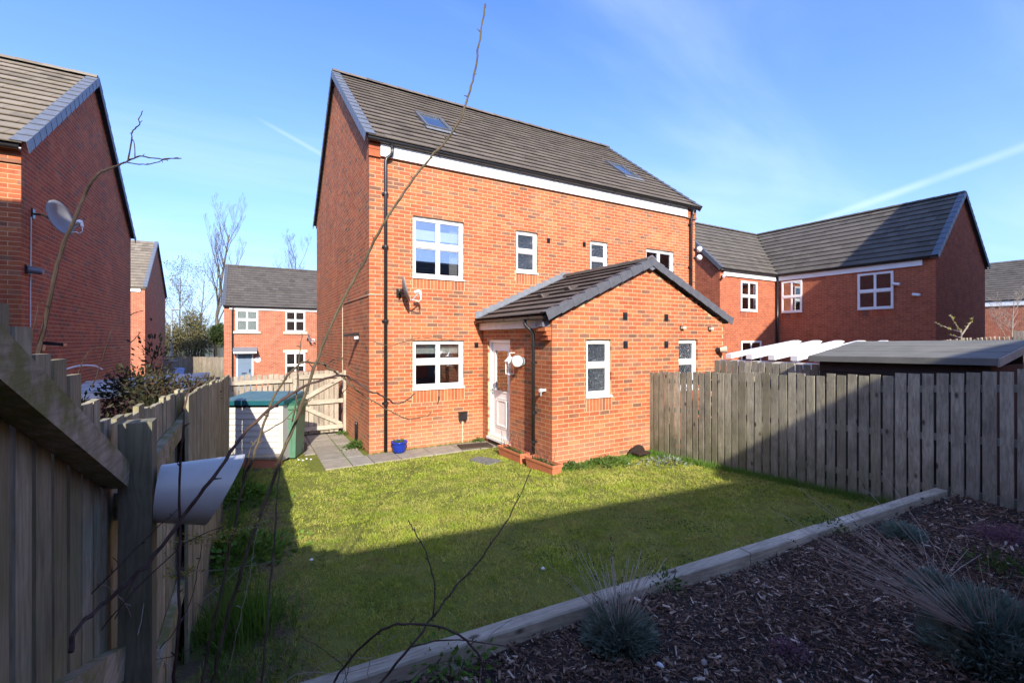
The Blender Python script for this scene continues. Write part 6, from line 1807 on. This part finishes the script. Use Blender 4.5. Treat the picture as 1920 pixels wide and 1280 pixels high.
# ------------------------------------------------------------------ bare arching shrub close to the camera
def spline(P, n=4):
    P = np.array(P, float); out = []
    for i in range(len(P) - 1):
        p0, p1, p2, p3 = P[max(i-1,0)], P[i], P[i+1], P[min(i+2,len(P)-1)]
        for k in range(n):
            t = k / n
            out.append(.5*((2*p1) + (-p0+p2)*t + (2*p0-5*p1+4*p2-p3)*t*t + (-p0+3*p1-3*p2+p3)*t**3))
    out.append(P[-1]); return np.array(out)
def stem(parent, px_, D0, D1, w0, w1, mat, name='branch', buds=.6, sides=6):
    """a branch through picture points, nearer at D0 and farther at D1; widths in photograph pixels"""
    n = len(px_); P = [at(u, v, D0 + (D1 - D0) * i / (n - 1) + .02 * math.sin(i * 1.7 + u)) for i, (u, v) in enumerate(px_)]
    Q = spline(P); k = len(Q); Q[1:-1] += rng.normal(0, .0016, (k - 2, 3))
    W = np.linspace(w0 * .68, max(w1 * .72, 1.0), k); D = (Q - CAM) @ DV; R = W * .5 * D / FPX
    R = R * (1 + .10 * np.sin(np.arange(k) * 2.1))
    m = MB(); m.tube(Q, list(R), sides)
    acc = 0; side = 1
    for i in range(1, k - 1):                           # side buds and thorns
        acc += np.linalg.norm(Q[i] - Q[i-1])
        if acc > .10 and random.random() < buds:
            acc = 0; side = -side; t_ = Q[i+1] - Q[i-1]; t_ /= np.linalg.norm(t_)
            s = np.cross(t_, np.cross(DV, t_)) * 0 + np.cross(DV, t_) * side + t_ * .6 + rng.normal(size=3) * .3; s /= np.linalg.norm(s)
            L = random.uniform(.010, .026)
            m.tube([Q[i], Q[i] + s*L*.5, Q[i] + s*L], [R[i]*.7, .0022, .0010], 5)
    return m.build(name, mat, parent)
sh = thing('bare_shrub', 'bare arching shrub stems rising in front of the camera on the left, before the house', 'shrub', at(430, 1300, 1.7))
stem(sh, [(396,1290),(412,1215),(440,1110),(470,1015),(503,925),(530,850),(560,775),(590,690),(618,615),(652,545),(688,480),(716,425),(744,382),(775,335),(806,298),(838,262),(862,225),(878,180),(889,140),(897,95),(903,50),(910,8)], 1.55, 2.1, 11, 4.2, M_TWIG)
stem(sh, [(133,1222),(140,1185),(180,1142),(228,1102),(290,1040),(345,965),(385,915),(434,847),(460,809),(503,769),(537,744),(582,719),(630,704),(658,709),(692,731),(720,743),(742,757),(762,750),(778,738)], .95, 1.9, 13, 2.6, M_TWIG_RED)
stem(sh, [(378,1290),(395,1190),(418,1090),(438,990),(460,895),(474,859),(496,792),(518,737),(546,697),(568,680),(600,681),(619,692),(641,707),(662,726),(682,741),(703,754),(742,776),(767,785),(799,780),(809,772)], 1.5, 2.1, 9, 2.2, M_TWIG)
stem(sh, [(328,1290),(336,1150),(338,1000),(337,900),(344,800),(352,738),(372,721),(382,712)], 1.2, 1.28, 9, 3, M_TWIG_RED)
stem(sh, [(490,1290),(500,1180),(508,1090),(516,1000),(521,905),(528,860)], 1.5, 1.7, 7, 3.5, M_TWIG)
stem(sh, [(455,905),(462,865),(480,825),(505,805),(530,790),(560,762),(592,744)], 1.7, 1.9, 4.5, 2, M_TWIG)
stem(sh, [(548,790),(556,745),(558,700),(562,660),(566,625)], 1.9, 2.0, 4.5, 2, M_TWIG)
stem(sh, [(622,695),(612,682),(640,672),(655,690),(668,700),(690,690)], 1.9, 2.0, 3, 1.6, M_TWIG)
stem(sh, [(658,709),(650,726),(640,740),(632,748)], 2.0, 2.05, 2.5, 1.2, M_TWIG)
stem(sh, [(700,640),(730,648),(762,640),(800,632),(850,638)], 2.0, 2.1, 2.0, 1.2, M_TWIG)
for k, (pts, w, mt) in enumerate((([(140,1140),(210,1075),(262,1020),(300,985),(338,950)],4,M_TWIG_RED), ([(190,1180),(240,1120),(300,1060),(360,1010),(420,985)],4,M_TWIG_RED), ([(215,1160),(235,1120),(262,1060),(285,1010)],3,M_TWIG_RED), ([(180,1090),(215,1110),(240,1140),(258,1185),(290,1215),(330,1262)],4,M_TWIG_DRY), ([(258,1190),(270,1130),(262,1080),(280,1000),(290,930)],2.5,M_TWIG_DRY), ([(155,1170),(190,1200),(225,1255)],2.5,M_TWIG_DRY), ([(300,1215),(340,1165),(362,1110),(372,1060),(380,1010)],3,M_TWIG_RED), ([(255,1240),(320,1230),(395,1200),(440,1180)],2,M_TWIG_RED), ([(205,1040),(235,1068),(262,1105),(285,1160),(295,1215)],2,M_TWIG_RED), ([(290,1205),(350,1150),(420,1090),(480,1040)],1.8,M_TWIG_DRY), ([(250,1255),(258,1180),(262,1110)],2.2,M_TWIG_RED), ([(180,1045),(210,1030),(250,1070)],1.6,M_TWIG_DRY), ([(310,1040),(360,1070),(440,1065),(520,1050)],1.4,M_TWIG_DRY), ([(430,1255),(450,1160),(468,1080),(480,1000),(492,950)],2,M_TWIG_DRY))):
    stem(sh, pts, 1.25 + .03*k, 1.5 + .03*k, w, w*.5, mt, 'twig', .5, 5)
# pale flowering sprays near the pipe
for (pts, nm) in (([(325,1015),(370,1012),(400,1008),(430,1000),(470,985),(500,975)], 'spray'), ([(315,1075),(350,1070),(368,1063)], 'spray')):
    stem(sh, pts, 1.5, 1.6, 2, 1, M_TWIG_DRY, nm, .2, 5)
    Q = spline([at(u, v, 1.53) for u, v in pts]); ii = rng.integers(0, len(Q) - 1, 260 if len(pts) > 4 else 90)
    P = Q[ii] + rng.normal(0, .011, (len(ii), 3)); leaves('blossom', P, rng.normal(size=P.shape), .011, .007, M_YELLOW, sh)
rt = thing('bare_shrub', 'dark arching twigs at the bottom centre over the lawn edge and sleeper', 'shrub', at(720, 1290, 1.5))
stem(rt, [(700,1300),(717,1275),(773,1208),(808,1160),(828,1133),(860,1093),(896,1054),(927,1010),(955,970),(979,919),(996,878)], 1.45, 2.0, 8, 1.8, M_TWIG_RED)
stem(rt, [(812,1156),(816,1109),(807,1062),(793,1022),(773,990),(766,974)], 1.6, 1.8, 4.5, 2, M_TWIG_RED)
stem(rt, [(620,1300),(628,1273),(670,1220),(717,1180),(757,1168),(805,1172),(844,1182),(876,1200),(900,1232),(912,1290)], 1.5, 1.5, 7, 5, M_TWIG_RED)
stem(rt, [(770,1212),(836,1199),(935,1208),(1006,1232),(1060,1250)], 1.55, 1.7, 4, 1.5, M_TWIG_RED)
stem(rt, [(900,1290),(905,1230),(920,1190),(960,1160)], 1.5, 1.6, 2.5, 1.2, M_TWIG_DRY, 'twig')
for k, pts in enumerate(([(560,1290),(590,1255),(640,1235),(700,1232)], [(640,1290),(655,1250),(650,1215)], [(700,1290),(690,1250),(720,1205),(745,1190)], [(760,1290),(800,1250),(870,1235)], [(520,1290),(560,1262),(640,1262),(720,1240)], [(560,1190),(600,1215),(640,1245),(652,1290)])):
    stem(rt, pts, 1.5, 1.55, 2.6, 1.2, M_TWIG_RED if k % 2 else M_TWIG_DRY, 'twig', .4, 5)
lsr = thing('bare_shrub', 'bare branch beyond the left fence reaching up across the far left gable into the sky', 'shrub', at(70, 740, 2.6))
stem(lsr, [(66,700),(75,650),(85,600),(100,530),(118,460),(140,412),(155,372),(170,345),(186,325),(202,318),(215,313),(228,307),(240,302),(262,293),(285,297),(310,298),(340,297)], 2.6, 2.9, 11, 2.4, M_TWIG_DK)
stem(lsr, [(240,302),(246,262),(250,245),(262,234),(260,222),(268,208)], 2.8, 2.85, 4, 2, M_TWIG_DK)
stem(lsr, [(253,296),(252,270),(249,262)], 2.8, 2.85, 3, 1.6, M_TWIG_DK)
stem(lsr, [(236,304),(262,308),(285,307),(312,299),(335,296)], 2.8, 2.85, 3.2, 1.8, M_TWIG_DK)
stem(lsr, [(60,640),(66,600),(72,572),(82,563)], 2.6, 2.6, 3, 1.5, M_TWIG_DK)
for k, pts in enumerate(([(138,735),(150,690),(163,665),(178,652),(205,651),(235,652)], [(172,728),(188,685),(202,640),(212,615),(230,600)], [(113,705),(113,672)], [(150,690),(165,664)], [(243,644),(256,632),(263,622)], [(245,591),(256,585),(270,582)])):
    stem(lsr, pts, 3.2, 3.3, 3, 1.6, M_TWIG_DK, 'shoot', .4, 5)
